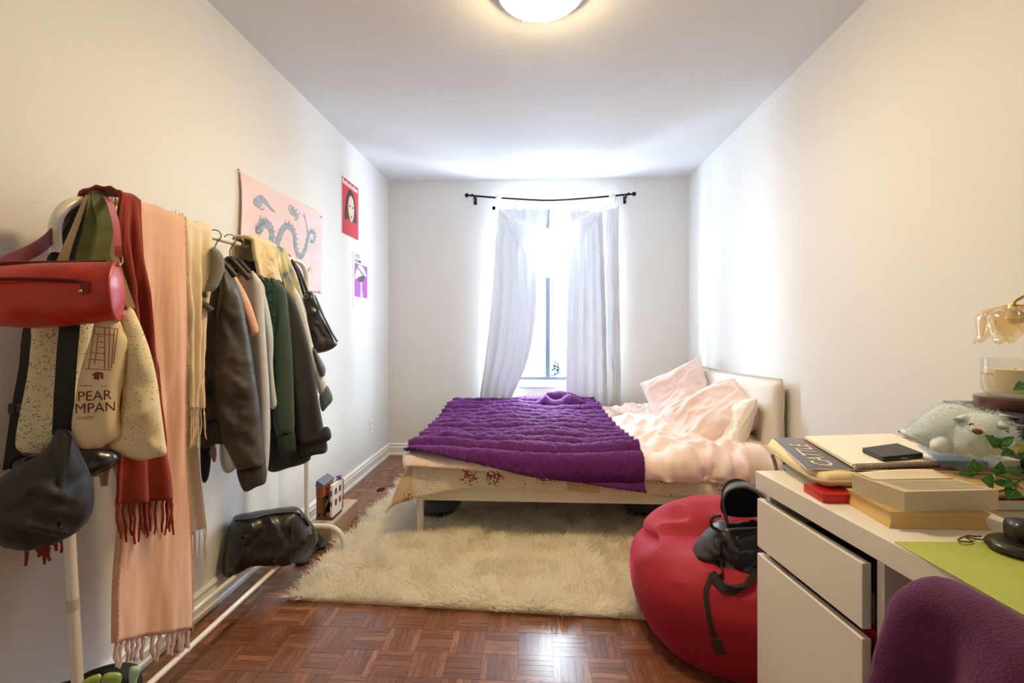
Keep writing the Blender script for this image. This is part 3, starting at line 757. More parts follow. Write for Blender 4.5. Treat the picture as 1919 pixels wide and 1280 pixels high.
# ---- pillows
def pillow(name, label, c, ex, ey, sx, sy, T, mat, seed, cat='pillow', cols=None, group=None):
    """ex, ey: in-plane directions; sx, sy half sizes"""
    ex = Vector(ex).normalized(); ey = Vector(ey); ey = (ey - ex * ey.dot(ex)).normalized(); nz = ex.cross(ey); q = MB(); n = 54
    s = np.linspace(-1, 1, n); U, V = np.meshgrid(s, s, indexing='ij')
    pin = 1 - 0.10 * (1 - V ** 2) * np.abs(U) ** 3; pin2 = 1 - 0.10 * (1 - U ** 2) * np.abs(V) ** 3
    X = U * sx * pin; Y = V * sy * pin2
    H = T * np.clip((1 - U ** 4) * (1 - V ** 4), 0, 1) ** 0.5
    W = 0.012 * ridged(U * 1.6 + V * 0.9 + seed, V * 2.6 - U + seed, seed) + 0.006 * ridged(U * 3 + V * 2 + seed, V * 7 - U * 3, seed + 4) + 0.012 * fbm(U * 1.5, V * 1.5, seed)
    rim = np.clip((1 - np.maximum(np.abs(U), np.abs(V))) / 0.25, 0, 1)
    for sg in (1, -1):
        Z = sg * H + W * (0.3 + 0.7 * rim) * sg
        if sg == -1: Z = -H * 0.8 + W * 0.4 * rim
        edge = np.maximum(np.abs(U), np.abs(V)) > 0.999
        Z = np.where(edge, 0.008 * np.sin(6 * U + 5 * V + seed), Z)
        P = np.array(c) + X[..., None] * np.array(ex) + Y[..., None] * np.array(ey) + Z[..., None] * np.array(nz)
        if sg < 0: P = P[::-1]
        q.grid(P)
    return solo(name, q, mat, label, cat, group, angle=180)
lav_m = M('pillow_pink', srgb(238, 218, 216), 0.85, bump=0.2, bscale=900, bdist=0.0008)
c1 = onY(1275, 734, 3.62)
pillow('pillow', 'pale pink pillow propped upright against the far half of the headboard', c1 + Vector((0.0, 0, -0.055)), (0.72, -0.38, 0.42), (-0.28, 0.55, 0.72), 0.26, 0.25, 0.10, lav_m, 1.0)
c2 = onY(1333, 790, 2.93)
pillow('pillow', 'crumpled peach pink pillow lying at the near side of the bed', c2 + Vector((0.02, 0.03, 0.02)), (0.80, -0.08, 0.42), (-0.25, 0.88, 0.42), 0.27, 0.21, 0.10, lav_m, 5.0)
c3 = onY(1432, 800, 2.72)
pillow('pillow', 'cream pillow squashed upright between headboard and peach pillow', Vector((1.19, 2.83, 0.57)), (-0.30, -0.90, 0.15), (0.40, 0.0, 0.9), 0.20, 0.19, 0.06, M('pillow_cream', srgb(242, 234, 222), 0.85, bump=0.2, bscale=900, bdist=0.0008), 8.0)

# ---- fluffy slippers under the bed
def slipper(label, px, py, yaw, s):
    c = onZ(px, py, 0.05); c.z = 0.03
    R = Euler((0, 0, yaw)).to_matrix(); q = MB().ball(c + Vector((0, 0, 0.045)), (0.115 * s, 0.06 * s, 0.045 * s), 20, R)
    th = thing('fluffy_slipper', label, 'slipper', c, 'slippers under the bed')
    q.v = [(p[0], p[1], max(p[2], 0.032)) for p in q.v]
    o = part('upper', q, M('slipper_fur', srgb(98, 106, 118), 0.95), th)
    V = np.array(q.v); k = RNG.integers(0, len(V), 1800); cc = np.array(c) + np.array([0, 0, 0.03])
    Nn = V[k] - cc; Nn /= np.linalg.norm(Nn, axis=1)[:, None] + 1e-9; Nn[:, 2] = np.abs(Nn[:, 2])
    Nn += RNG.normal(0, 0.25, Nn.shape); Nn /= np.linalg.norm(Nn, axis=1)[:, None]
    tuft_object('fur', V[k] + RNG.normal(0, 0.004, (1800, 3)), Nn, RNG.uniform(0.02, 0.036, 1800), RNG.uniform(0.001, 0.002, 1800), M('slipper_fur'), th)
    part('sole', MB().inflate([(0.12 * s * math.cos(t), 0.062 * s * math.sin(t)) for t in np.linspace(0, 2 * math.pi, 25)[:-1]], type('PP', (), dict(o=c, u=R @ Vector((1, 0, 0)), v=R @ Vector((0, 1, 0)), n=Vector((0, 0, 1))))(), 0.010, 0.02, 0.012), M('slipper_sole', srgb(40, 40, 42), 0.8), th)
slipper('dark grey fluffy slipper under the foot end of the bed', 825, 955, 0.5, 0.95)
slipper('dark fluffy slipper under the bed near the red beanbag', 1208, 955, 0.1, 0.95)
# ================================================================ CLOTHES RACK
BARX, BARZ = -1.17, 1.485
rack_m = M('rack_white', srgb(236, 232, 222), 0.3, coat=0.3)
RY0, RY1 = 1.093, 2.36
rack = thing('clothes_rack', 'white tubular steel clothes rack along the left wall', 'clothes rack', (BARX, (RY0 + RY1) / 2, 0))
def arc_pts(c, r, a0, a1, ax, ay, n=9):
    return [Vector(c) + Vector(ax) * (r * math.cos(t)) + Vector(ay) * (r * math.sin(t)) for t in np.linspace(a0, a1, n)]
yv, zv, xv = Vector((0, 1, 0)), Vector((0, 0, 1)), Vector((1, 0, 0))
near = [Vector((BARX, 1.155, 0.15)), Vector((BARX, 1.125, 0.7)), Vector((BARX, 1.098, 1.30))] + arc_pts((BARX, RY0 + 0.095, BARZ - 0.095), 0.095, math.pi, math.pi / 2, yv, zv) + [Vector((BARX, 1.22, BARZ))]
part('upright', MB().tube(near, 0.0125, 14), rack_m, rack)
far = [Vector((BARX, RY1, 0.15)), Vector((BARX, RY1, 1.36))] + arc_pts((BARX, RY1 - 0.095, BARZ - 0.095), 0.095, 0, math.pi / 2, yv, zv) + [Vector((BARX, RY1 - 0.12, BARZ))]
part('upright', MB().tube(far, 0.0125, 14), rack_m, rack)
part('top_bar', MB().tube([(BARX, 1.215, BARZ), (BARX, RY1 - 0.115, BARZ)], 0.0105, 14), rack_m, rack)
for y in (1.155, 2.345):
    foot = [Vector((-1.322, y, 0.012)), Vector((-1.322, y, 0.08))] + arc_pts((-1.272, y, 0.10), 0.05, math.pi, math.pi / 2, xv, zv) + arc_pts((-1.06, y, 0.06), 0.09, math.pi / 2, 0, xv, zv) + [Vector((-0.97, y, 0.012))]
    f_ = part('foot', MB().tube(foot, 0.0125, 14), rack_m, rack)
    for x in (-1.322, -0.97):
        part('foot_cap', MB().tube([(x, y, 0), (x, y, 0.03)], 0.0145, 12), M('cap_white', srgb(222, 220, 214), 0.5), f_)
for x in (-1.262, -1.128):
    r_ = part('low_rail', MB().tube([(x, 1.155, 0.112), (x, 2.345, 0.112)], 0.0095, 12), rack_m, rack)
part('upright_joint', MB().tube([(BARX, 1.1395, 0.44), (BARX, 1.1375, 0.47)], 0.0131, 14), M('joint_grey', srgb(205, 200, 190), 0.4), rack)

def camplane(px, py, zc, turn=0.0):
    a = ray(px, py); o = EYE + a * zc
    n = Vector((-a.x, -a.y, 0)).normalized(); n.rotate(Euler((0, 0, turn)))
    return Plane(o, n)
def U(pl, pts): return [pl.uv(*p) for p in pts]
def cloth(name, col, rough=0.85, bump=0.3, bscale=500, sheen=0.2, var=0.12):
    return M(name, col, rough, var=var, vscale=10, bump=bump, bscale=bscale, bdist=0.0012, sheen=sheen)
def rib_mat(name, col, scale=160, direction='X'):
    q = NT(name); w = q.n('ShaderNodeTexWave'); w.inputs['Scale'].default_value = scale; w.bands_direction = direction; w.inputs['Distortion'].default_value = 0.4
    q.l(q.coord('UV'), w.inputs['Vector'])
    q.l(q.mix(w.outputs['Fac'], tuple(c * 0.45 for c in col), col), q.b.inputs['Base Color']); q.b.inputs['Roughness'].default_value = 0.9
    q.bump(w.outputs['Fac'], 0.6, 0.003); MATS[name] = q.m
    return q.m
def vfold(k, amp, seed, slope=0.0):
    return lambda u, v: amp * np.sin(u * k + slope * v * k + 2.0 * vnoise(u * 5 + seed, v * 3)) * (0.6 + 0.4 * vnoise(u * 8, v * 2 + seed)) + amp * 0.5 * fbm(u * 14, v * 7, seed)

# ---------------------------------------------------------------- hangers (one built, the rest copied)
hook_m = M('hook_steel', srgb(120, 118, 112), 0.3, metal=0.9); wood_m = M('hanger_dark', srgb(44, 36, 32), 0.5)
GN = Vector((0.45, -0.89, 0))
HU = Vector((0, 0, 1)).cross(GN.normalized())
def make_hanger(label):
    h = thing('clothes_hanger', label, 'hanger', (0, 0, 0), 'hangers on the rack bar')
    hook = [Vector((0, 0, -0.075)), Vector((0, 0, -0.045))] + [HU * (0.020 * math.sin(t)) + Vector((0, 0, 0.0 - 0.020 * math.cos(t) - 0.004)) for t in np.linspace(0.5, 4.6, 12)]
    part('hook', MB().tube(hook, 0.0020, 8), hook_m, h)
    pts = [HU * s + Vector((0, 0, -0.075 - 1.35 * abs(s) ** 1.05)) for s in np.linspace(-0.06, 0.065, 21)]
    part('shoulder_bar', MB().tube(pts, [0.012 - 0.02 * abs(s) ** 1.3 for s in np.linspace(-0.06, 0.065, 21)], 10), wood_m, h)
    return h
def copy_tree(o, parent=None):
    c = o.copy(); COL.objects.link(c); c.parent = parent
    for ch in list(o.children): copy_tree(ch, c)
    return c
H0 = None
hang_spots = [(1.668, 'dark hanger holding the black leather jacket'), (1.752, 'dark hanger holding the peach shirt'), (1.800, 'dark hanger holding the light grey sweater'), (1.845, 'dark hanger holding the pale blue knit'),
              (1.888, 'dark hanger holding the dark green cable sweater'), (1.925, 'dark hanger holding the green sweatshirt'), (1.975, 'dark hanger holding the black wool coat')]
for i, (y, lb) in enumerate(hang_spots):
    if i == 0: H0 = make_hanger(lb); h = H0
    else: h = copy_tree(H0); h['label'] = lb
    h.location = (BARX, y, BARZ + 0.012)

def gplane(y): return Plane((BARX, y, BARZ), GN)
# ---- black leather jacket
g = gplane(1.668)
leather_m = M('jacket_leather', srgb(86, 82, 76), 0.45, var=0.35, vscale=9, bump=0.35, bscale=160, bdist=0.002, col2=srgb(56, 53, 51), spec=0.4)
rib_blk = rib_mat('rib_black', srgb(88, 87, 86), 70)
jk = thing('leather_jacket', 'worn black leather bomber jacket with ribbed collar, first on the rack', 'jacket', g.w(0.0, -0.95))
part('body', MB().inflate(U(g, [(398, 472), (424, 498), (452, 552), (462, 640), (462, 720), (448, 790), (404, 792), (377, 790), (376, 740), (378, 690), (381, 640), (386, 590), (393, 540)]), g, 0.035, 0.05, 0.011, bump=wr(8, 24, 0.010)), leather_m, jk, angle=180)
part('hem', MB().inflate(U(g, [(378, 786), (404, 788), (440, 784), (431, 828), (405, 832), (379, 838)]), g, 0.028, 0.03, 0.009, base=0.004), rib_blk, jk, angle=180)
part('sleeve', MB().inflate(U(g, [(421, 513), (440, 530), (455, 558), (463, 600), (472, 650), (483, 720), (493, 795), (499, 850), (497, 868), (470, 872), (447, 874), (434, 850), (419, 818), (408, 770), (403, 700), (405, 640), (411, 575)]), g, 0.045, 0.045, 0.010, base=0.045, bump=wr(3, 20, 0.010)), leather_m, jk, angle=180)
part('cuff', MB().inflate(U(g, [(446, 870), (472, 870), (498, 862), (500, 896), (482, 906), (459, 913)]), g, 0.032, 0.03, 0.008, base=0.045), rib_blk, jk, angle=180)
gc = Plane(g.o + g.n * 0.10, g.n)
part('collar', MB().inflate(U(gc, [(396, 465), (408, 467), (418, 480), (421, 496), (416, 520), (405, 542), (390, 553), (378, 553), (385, 530), (392, 505)]), gc, 0.020, 0.02, 0.006), rib_mat('rib_grey', srgb(160, 158, 152), 75, 'Y'), jk, angle=180)
part('collar_edge', MB().tube([gc.w(*gc.uv(*p), 0.018) for p in smooth_line([(390, 552), (374, 553), (366, 559), (375, 567), (388, 573), (400, 583)], 24)], 0.017, 10, flat=0.6), M('jacket_binding', srgb(66, 62, 58), 0.35, coat=0.3), jk)
pk = part('pocket_flap', MB().inflate(U(g, [(384, 716), (397, 725), (386, 744), (378, 738)]), g, 0.006, 0.01, 0.005, base=0.045, smooth=False), leather_m, jk, angle=180)
part('snap', MB().ball(g.w(*g.uv(382, 736), 0.053), 0.005, 10), M('snap_metal', srgb(180, 170, 150), 0.3, metal=1), pk)

def garment(name, label, cat, y, outline, T, mat, seed, base=0.0, bump=None, extra=(), group='clothes hanging on the rack', R=0.04, res=0.011):
    g = gplane(y)
    V = [g.uv(*p) for p in outline]
    t = thing(name, label, cat, g.w(0, min(v for _, v in V)), group)
    part('body', MB().inflate(V, g, T, R, res, base=base, bump=bump or vfold(50, 0.010, seed)), mat, t, angle=180)
    for nm, o_, T2, m2, b2 in extra:
        part(nm, MB().inflate(U(g, o_), g, T2, 0.025, 0.008, base=b2, bump=vfold(70, 0.003, seed + 1)), m2, t, angle=180)
    return t
peach_m = cloth('shirt_peach', srgb(226, 176, 148), 0.8, 0.15, 700, 0.1)
garment('shirt', 'short sleeved peach shirt squeezed behind the leather jacket', 'shirt', 1.752, [(421, 493), (433, 497), (444, 520), (448, 560), (446, 700), (425, 720), (420, 600)], 0.016, peach_m, 3,
        extra=[('sleeve', [(428, 495), (440, 512), (456, 538), (470, 566), (479, 592), (486, 620), (471, 630), (460, 602), (448, 570), (434, 528)], 0.020, peach_m, 0.035)])
grey_m = cloth('knit_lightgrey', srgb(202, 204, 208), 0.95, 0.5, 350, 0.4)
garment('sweater', 'light grey fuzzy sweater with its hem showing below the leather jacket', 'sweater', 1.800, [(447, 526), (460, 509), (484, 519), (490, 560), (486, 700), (470, 820), (441, 879), (418, 883), (411, 840), (420, 760), (430, 620)], 0.018, grey_m, 5,
        extra=[('sleeve', [(470, 513), (485, 520), (494, 540), (497, 600), (501, 660), (506, 740), (507, 810), (504, 868), (498, 894), (488, 880), (484, 800), (480, 700), (474, 600)], 0.026, grey_m, 0.020)])
blue_m = cloth('knit_paleblue', srgb(196, 206, 208), 0.95, 0.5, 300, 0.4)
garment('sweater', 'pale blue-grey knit sweater between the grey and green sweaters', 'sweater', 1.846, [(476, 522), (492, 530), (498, 560), (500, 680), (490, 760), (470, 700), (466, 600)], 0.016, blue_m, 6,
        extra=[('sleeve', [(488, 528), (499, 556), (509, 603), (513, 640), (512, 682), (515, 720), (519, 757), (508, 764), (504, 720), (497, 640), (489, 570)], 0.024, blue_m, 0.014)])
def cable_mat():
    q = NT('knit_cable_green'); v = q.n('ShaderNodeTexVoronoi'); v.inputs['Scale'].default_value = 60; q.l(q.coord('UV'), v.inputs['Vector'])
    q.l(q.mix(v.outputs['Distance'], srgb(44, 82, 72), srgb(22, 44, 39)), q.b.inputs['Base Color']); q.b.inputs['Roughness'].default_value = 0.95
    q.bump(v.outputs['Distance'], 0.8, 0.006); return q.m
garment('sweater', 'dark green cable knit sweater, half hidden behind the blue knit', 'sweater', 1.889, [(482, 512), (500, 520), (515, 535), (523, 550), (522, 590), (516, 630), (512, 690), (506, 760), (488, 740), (482, 640)], 0.022, cable_mat(), 7)
green_m = cloth('sweatshirt_green', srgb(62, 84, 74), 0.9, 0.35, 400, 0.3)
garment('sweatshirt', 'dark green sweatshirt with one long sleeve in front of the coat', 'sweatshirt', 1.925, [(496, 520), (510, 524), (520, 540), (522, 700), (510, 800), (495, 780), (492, 640)], 0.014, green_m, 8,
        extra=[('sleeve', [(505, 521), (527, 534), (537, 550), (543, 603), (548, 664), (551, 740), (551, 806), (535, 811), (519, 814), (512, 780), (510, 700), (509, 640), (514, 590)], 0.026, green_m, 0.018),
               ('cuff', [(519, 812), (535, 809), (551, 804), (554, 843), (540, 849), (527, 854)], 0.020, rib_mat('rib_green', srgb(60, 80, 70), 80), 0.018)])
coat_m = cloth('coat_wool', srgb(52, 55, 58), 0.95, 0.4, 450, 0.3, var=0.25)
garment('wool_coat', 'black wool coat with a strapped cuff, last of the hung jackets', 'coat', 1.975, [(498, 518), (518, 524), (532, 540), (540, 600), (560, 800), (582, 852), (575, 866), (545, 876), (500, 880), (488, 800), (490, 600)], 0.026, coat_m, 9,
        extra=[('sleeve', [(515, 524), (536, 542), (553, 566), (565, 599), (578, 643), (588, 690), (597, 750), (606, 800), (613, 842), (590, 850), (565, 852), (555, 800), (545, 720), (532, 620)], 0.034, coat_m, 0.024),
               ('cuff_strap', [(560, 816), (590, 806), (614, 798), (619, 821), (590, 830), (563, 836)], 0.042, M('coat_strap', srgb(30, 31, 33), 0.8, bump=0.3), 0.024)])
navy_m = cloth('navy_cloth', srgb(34, 40, 54), 0.85)
garment('navy_garment', 'dark navy garment hem peeking out below the leather jacket', 'garment', 1.71, [(377, 700), (400, 700), (401, 800), (396, 857), (390, 897), (378, 898), (374, 800)], 0.012, navy_m, 10)
garment('ribbon', 'dusty pink ribbon end dangling under the leather jacket', 'ribbon', 1.695, [(394, 836), (403, 834), (406, 850), (404, 864), (399, 866), (396, 856), (392, 852)], 0.005, cloth('ribbon_pink', srgb(176, 140, 148), 0.7), 11, res=0.005, R=0.01)
white_m = cloth('shirt_white', srgb(206, 210, 212), 0.85, 0.2)
slate_m = cloth('cuff_slate', srgb(104, 116, 136), 0.85, 0.2)
garment('denim_shirt', 'white shirt with a slate blue cuff sticking out behind the coat', 'shirt', 2.10, [(545, 540), (565, 560), (585, 640), (600, 690), (612, 724), (600, 742), (585, 700), (560, 640)], 0.020, white_m, 12,
        extra=[('cuff', [(598, 743), (606, 730), (614, 723), (624, 747), (614, 762), (603, 771)], 0.022, slate_m, 0.0), ('grey_sleeve', [(586, 650), (596, 664), (610, 690), (606, 706), (596, 694)], 0.02, cloth('sleeve_grey', srgb(120, 126, 132), 0.9), 0.012)])

# ---------------------------------------------------------------- scarves and blankets laid over the bar
def over_bar(name, label, cat, X, left, right, back, mat, seed, thick=0.012, folds=3.0, amp=0.012, nu=40, nv=90, tassels=None, back_tassels=None, tmat=None, top=0.024, group='scarves over the rack bar', fuzz=None, lift=0.0):
    """front panel between two pixel edge lines on the plane x = X; rolls over the bar and hangs behind. back: (y0, y1, z) of the rear hem"""
    L = [onX(x, y, X) for x, y in left]; R = [onX(x, y, X) for x, y in right]
    La = resample(smooth_line(L[::-1], 90), nv); Ra = resample(smooth_line(R[::-1], 90), nv)     # bottom to top
    s = np.linspace(0, 1, nu)[None, :]
    Fp = La[:, None] * (1 - s[..., None]) + Ra[:, None] * s[..., None]
    t = np.linspace(0, 1, nv)[:, None]
    wob = np.sin(folds * 2 * math.pi * s + seed + 0.8 * vnoise(s * 3, t * 2 + seed)) * amp + 0.6 * amp * fbm(s * 6, t * 4, seed)
    Fp[..., 0] += wob * np.clip((1 - t) * 4, 0, 1)
    yt0, yt1 = La[-1][1], Ra[-1][1]
    ytop = yt0 + (yt1 - yt0) * s[0]
    na = 9; Bx = BARX - top; arc = []
    for k in range(1, na):
        a = math.pi * k / na; cx = (X + Bx) / 2; rx = (X - Bx) / 2
        arc.append(np.stack([cx + rx * math.cos(a) + 0 * ytop, ytop, BARZ + lift + 0.020 * math.sin(a) + 0.010 + 0.006 * vnoise(s[0] * 4 + seed, 0 * s[0] + k) + 0 * ytop], 1))
    # front top must meet the arc
    dz = (BARZ + lift + 0.010) - Fp[-1, :, 2]
    Fp[..., 2] += dz[None] * np.clip((t - 0.85) / 0.15, 0, 1)
    y0, y1, zb_ = back; nb = 50; tb = np.linspace(0, 1, nb)[:, None]
    Yb = ytop[None] * (1 - tb ** 2) + (y0 + (y1 - y0) * s) * tb ** 2
    Zb = (BARZ + lift + 0.010) * (1 - tb) + zb_ * tb + 0 * s
    Xb = Bx - 0.03 * np.sin(tb * math.pi / 2) + 0.7 * amp * np.sin(folds * 2 * math.pi * s + 1.0 + seed) * np.clip(tb * 3, 0, 1)
    Bp = np.stack([np.maximum(Xb, XL + 0.025), Yb, Zb], -1)
    P = np.concatenate([Fp, np.array(arc), Bp], 0)
    th = thing(name, label, cat, (X, (La[0][1] + Ra[0][1]) / 2, Fp[..., 2].min()), group)
    L2 = np.r_[0, np.cumsum(np.linalg.norm(np.diff(P[:, nu // 2], axis=0), axis=1))]
    uv = np.stack([L2[:, None] + 0 * s, (s * abs(yt1 - yt0)) + 0 * L2[:, None]], -1)
    part('cloth', MB().grid(P, uv), mat, th, solid=thick, angle=180)
    tm = tmat or mat
    def hang(row, n, ln, rad):
        for k in range(n):
            f = (k + 0.5) / n; b = row[int(f * (nu - 1))]
            l2 = ln * random.uniform(0.8, 1.15); sw = random.uniform(-0.012, 0.012)
            pts = [Vector(b) + Vector((random.uniform(-.002, .002), sw * q * q + 0.002 * math.sin(9 * q + k), -l2 * q + 0.004)) for q in np.linspace(0, 1, 6)]
            part('tassel', MB().tube(pts, [rad * 0.7, rad, rad * 0.9, rad, rad * 0.85, rad * 0.7], 6), tm, th)
    if tassels: hang(P[0], *tassels)
    if back_tassels: hang(P[-1], *back_tassels)
    if fuzz:
        nf, ln, fm = fuzz; n0 = nv + na - 1
        du = np.gradient(P[:n0], axis=0); dv = np.gradient(P[:n0], axis=1); NN = np.cross(dv, du); NN /= np.linalg.norm(NN, axis=2)[..., None] + 1e-9
        if NN[nv // 2, nu // 2, 0] < 0: NN = -NN
        ii = RNG.integers(0, n0, nf); jj = RNG.integers(0, nu, nf); nd = NN[ii, jj]
        e = RNG.random(nf) < 2.0; jj[e] = np.where(RNG.random(e.sum()) < 0.5, 0, nu - 1); nd = NN[ii, jj].copy()
        nd[jj == 0] += (0, -1.2, 0); nd[jj == nu - 1] += (0, 1.2, 0)
        stp = np.abs(dv).max(axis=2)[ii, jj]
        root = P[ii, jj] + NN[ii, jj] * thick * 0.45; root[:, 1] += RNG.uniform(-1, 1, nf) * stp * 0.5 * ((jj > 0) & (jj < nu - 1)); root[:, 2] += RNG.uniform(-0.008, 0.008, nf)
        nd = nd + RNG.normal(0, 0.5, nd.shape); nd /= np.linalg.norm(nd, axis=1)[:, None]
        tuft_object('fuzz', root, nd, RNG.uniform(0.5, 1.2, nf) * ln, np.full(nf, 0.0004), fm, th)
    return th
peachw_m = cloth('scarf_peach', srgb(232, 184, 156), 0.95, 0.5, 260, 0.5, var=0.06)
over_bar('fringed_scarf', 'long fuzzy peach scarf with pale tassels reaching the low rail', 'scarf', -1.125, [(258, 400), (252, 560), (232, 880), (214, 1060), (210, 1205)], [(343, 428), (346, 650), (349, 850), (356, 1080), (357, 1178)], (1.19, 1.37, 0.80), peachw_m, 2.0,
         thick=0.016, folds=1.3, amp=0.010, tassels=(13, 0.075, 0.0058), back_tassels=(8, 0.09, 0.006), tmat=cloth('tassel_pink', srgb(226, 200, 198), 0.9), fuzz=(9000, 0.007, M('peach_fuzz', srgb(236, 190, 162), 0.9)))
rust_m = cloth('scarf_rust', srgb(146, 46, 28), 0.95, 0.4, 320, 0.4, var=0.3)
over_bar('fringed_scarf', 'dark rust red wool scarf with twisted fringe draped in front of the peach one', 'scarf', -1.085, [(226, 392), (220, 470), (228, 640), (232, 800), (228, 945)], [(262, 402), (282, 560), (304, 710), (320, 840), (326, 935)], (1.09, 1.21, 0.64), rust_m, 4.0,
         thick=0.008, folds=2.2, amp=0.016, tassels=(22, 0.10, 0.0036), back_tassels=(14, 0.07, 0.0042), lift=0.008, top=0.030)
cream_m = cloth('scarf_cream', srgb(232, 214, 182), 0.9, 0.3, 400, 0.3, var=0.06)
over_bar('fringed_scarf', 'cream scarf with thin fringe hanging beside the leather jacket', 'scarf', -1.135, [(345, 430), (348, 560), (351, 660), (353, 765)], [(396, 442), (388, 540), (380, 640), (376, 765)], (1.56, 1.70, 0.42), cream_m, 6.0,
         thick=0.006, folds=2.5, amp=0.013, tassels=(18, 0.12, 0.0022), back_tassels=(14, 0.13, 0.0022))
blank_m = cloth('blanket_cream', srgb(230, 208, 166), 0.95, 0.4, 300, 0.4, var=0.08)
over_bar('knit_blanket', 'butter cream blanket bundled over the far end of the bar', 'blanket', -1.115, [(474, 466), (475, 485), (477, 500), (479, 514)], [(516, 470), (520, 488), (525, 508), (528, 530)], (1.93, 2.10, 0.95), blank_m, 8.0, thick=0.014, folds=1.5, amp=0.008, lift=0.006)
tq2 = NT('tie_dye'); tn = tq2.noise(9, tq2.coord('Object'), 3); tq2.l(tq2.ramp(tn, [(0.38, srgb(96, 108, 124)), (0.46, srgb(170, 176, 170)), (0.54, srgb(196, 196, 140)), (0.64, srgb(222, 216, 186))]), tq2.b.inputs['Base Color']); tq2.b.inputs['Roughness'].default_value = 0.9
tq2.bump(tq2.noise(300, tq2.coord('Object'), 2), 0.4, 0.002)
over_bar('patterned_scarf', 'yellow and blue-grey patterned scarf behind the black shoulder bag', 'scarf', -1.12, [(517, 472), (526, 520), (540, 590), (558, 680)], [(538, 478), (552, 520), (572, 590), (594, 680)], (2.14, 2.24, 0.95), tq2.m, 9.0, thick=0.008, folds=2.0, amp=0.013)

# ---------------------------------------------------------------- black shoulder bag at the far end
bagblk_m = M('bag_black_leather', srgb(44, 44, 46), 0.38, var=0.3, vscale=12, bump=0.25, bscale=120, bdist=0.002, coat=0.2)
g = Plane((-1.105, 2.27, 1.2), (0.62, -0.78, 0))
sb = thing('shoulder_bag', 'black leather shoulder bag with two handles at the far end of the rack', 'bag', g.p(600, 660))
part('bag_body', MB().inflate(U(g, [(568, 552), (584, 547), (594, 566), (604, 590), (616, 614), (631, 641), (629, 649), (614, 658), (590, 662), (579, 652), (571, 610)]), g, 0.035, 0.04, 0.008, bump=wr(3, 26, 0.007)), bagblk_m, sb, angle=180)
part('gusset', MB().inflate(U(g, [(586, 552), (594, 566), (604, 590), (616, 614), (630, 640), (622, 634), (606, 604), (592, 574)]), g, 0.008, 0.008, 0.006, base=0.036), M('bag_gusset_highlight', srgb(112, 122, 136), 0.4), sb, angle=180)  # bluish highlight on the black leather, put into this face's lighter colour
for dx, dn in ((0, 0.02), (9, -0.02)):
    pts = [g.w(*g.uv(x + dx * k, y - dx * 0.6 * k), dn) for x, y, k in ((572, 566, 1.2), (566, 545, 1.0), (556, 512, 0.7), (543, 486, 0.3), (532, 474, 0.0))] + [Vector((BARX - 0.02, 2.14, BARZ + 0.016)), Vector((BARX - 0.035, 2.17, BARZ - 0.06))]
    part('handle', MB().tube([Vector(p) for p in smooth_line(pts, 36)], 0.0075, 10), M('handle_black', srgb(36, 34, 34), 0.4, coat=0.2), sb)
part('ring', MB().tube([g.w(*g.uv(570, 556), 0.03) + g.u * (0.008 * math.cos(t)) + g.v * (0.010 * math.sin(t)) for t in np.linspace(0, 2 * math.pi, 15)], 0.002, 6, caps=False), M('snap_metal'), sb)
# ================================================================ BAGS AT THE NEAR END OF THE RACK
TOP = Vector((BARX + 0.005, 1.19, BARZ + 0.02))
def pxd(px, py, zc): return EYE + ray(px, py) * zc
# ---- red barrel handbag
redl_m = M('handbag_red', srgb(200, 44, 24), 0.36, var=0.25, vscale=14, bump=0.12, bscale=260, bdist=0.0012, coat=0.2)
c = pxd(80, 549, 1.02); a = ray(80, 549)
toc = Vector((-a.x, -a.y, 0)).normalized(); rt = Vector((0, 0, 1)).cross(toc).normalized()
ax = (rt * math.cos(0.33) + toc * math.sin(0.33)); ax = (ax + Vector((0, 0, 0.03))).normalized(); fr = Vector((0, 0, 1)).cross(ax) * -1; fr = fr.normalized()
if fr.dot(toc) < 0: fr = -fr
upv = ax.cross(fr).normalized()
if upv.z < 0: upv = -upv
hb = thing('handbag', 'small red leather barrel handbag hanging at the near end of the rack', 'handbag', c - Vector((0, 0, 0.07)))
nl, ns = 44, 40; HLn = 0.126; P = []
for i, s in enumerate(np.linspace(-1, 1, nl)):
    e = 1.0 if s > 0.25 else (1 - 0.22 * ((0.25 - s) / 1.25) ** 2)
    if s < -0.6: e *= math.sqrt(max(0.02, 1 - ((-s - 0.6) / 0.42) ** 2))
    row = []
    for k in range(ns):
        t = 2 * math.pi * k / ns; ct, st = math.cos(t), math.sin(t)
        rx = 0.052 * e * ct; rz = (0.066 * e) * math.copysign(abs(st) ** 0.95, st)
        if st > 0: rx *= 1 - 0.45 * st ** 2
        b = 0.003 * float(fbm(s * 4, t * 1.2, 3))
        row.append(c + ax * (s * HLn) + fr * (rx + b) + upv * (rz - 0.010 * (1 - s * s) * (st < 0) + 0.006 * s))
    P.append(row)
q = MB().grid(np.array([[tuple(v) for v in r] for r in P]), wrap=True)
q.f.append(tuple(range(ns)))
part('bag_body', q, redl_m, hb, angle=50)
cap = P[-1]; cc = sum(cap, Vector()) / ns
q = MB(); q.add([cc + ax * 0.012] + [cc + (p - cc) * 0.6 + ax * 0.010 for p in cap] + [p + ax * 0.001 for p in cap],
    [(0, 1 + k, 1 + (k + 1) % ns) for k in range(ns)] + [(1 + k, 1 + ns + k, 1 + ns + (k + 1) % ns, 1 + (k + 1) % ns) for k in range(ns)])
part('end_panel', q, M('handbag_end_sheen', srgb(196, 70, 84), 0.34, coat=0.2), hb, angle=180)  # pink tone paints the reflection on the red leather into the colour
part('piping', MB().tube([p * 1.0 + (p - cc) * 0.02 for p in cap + [cap[0]]], 0.0035, 8, caps=False), redl_m, hb)
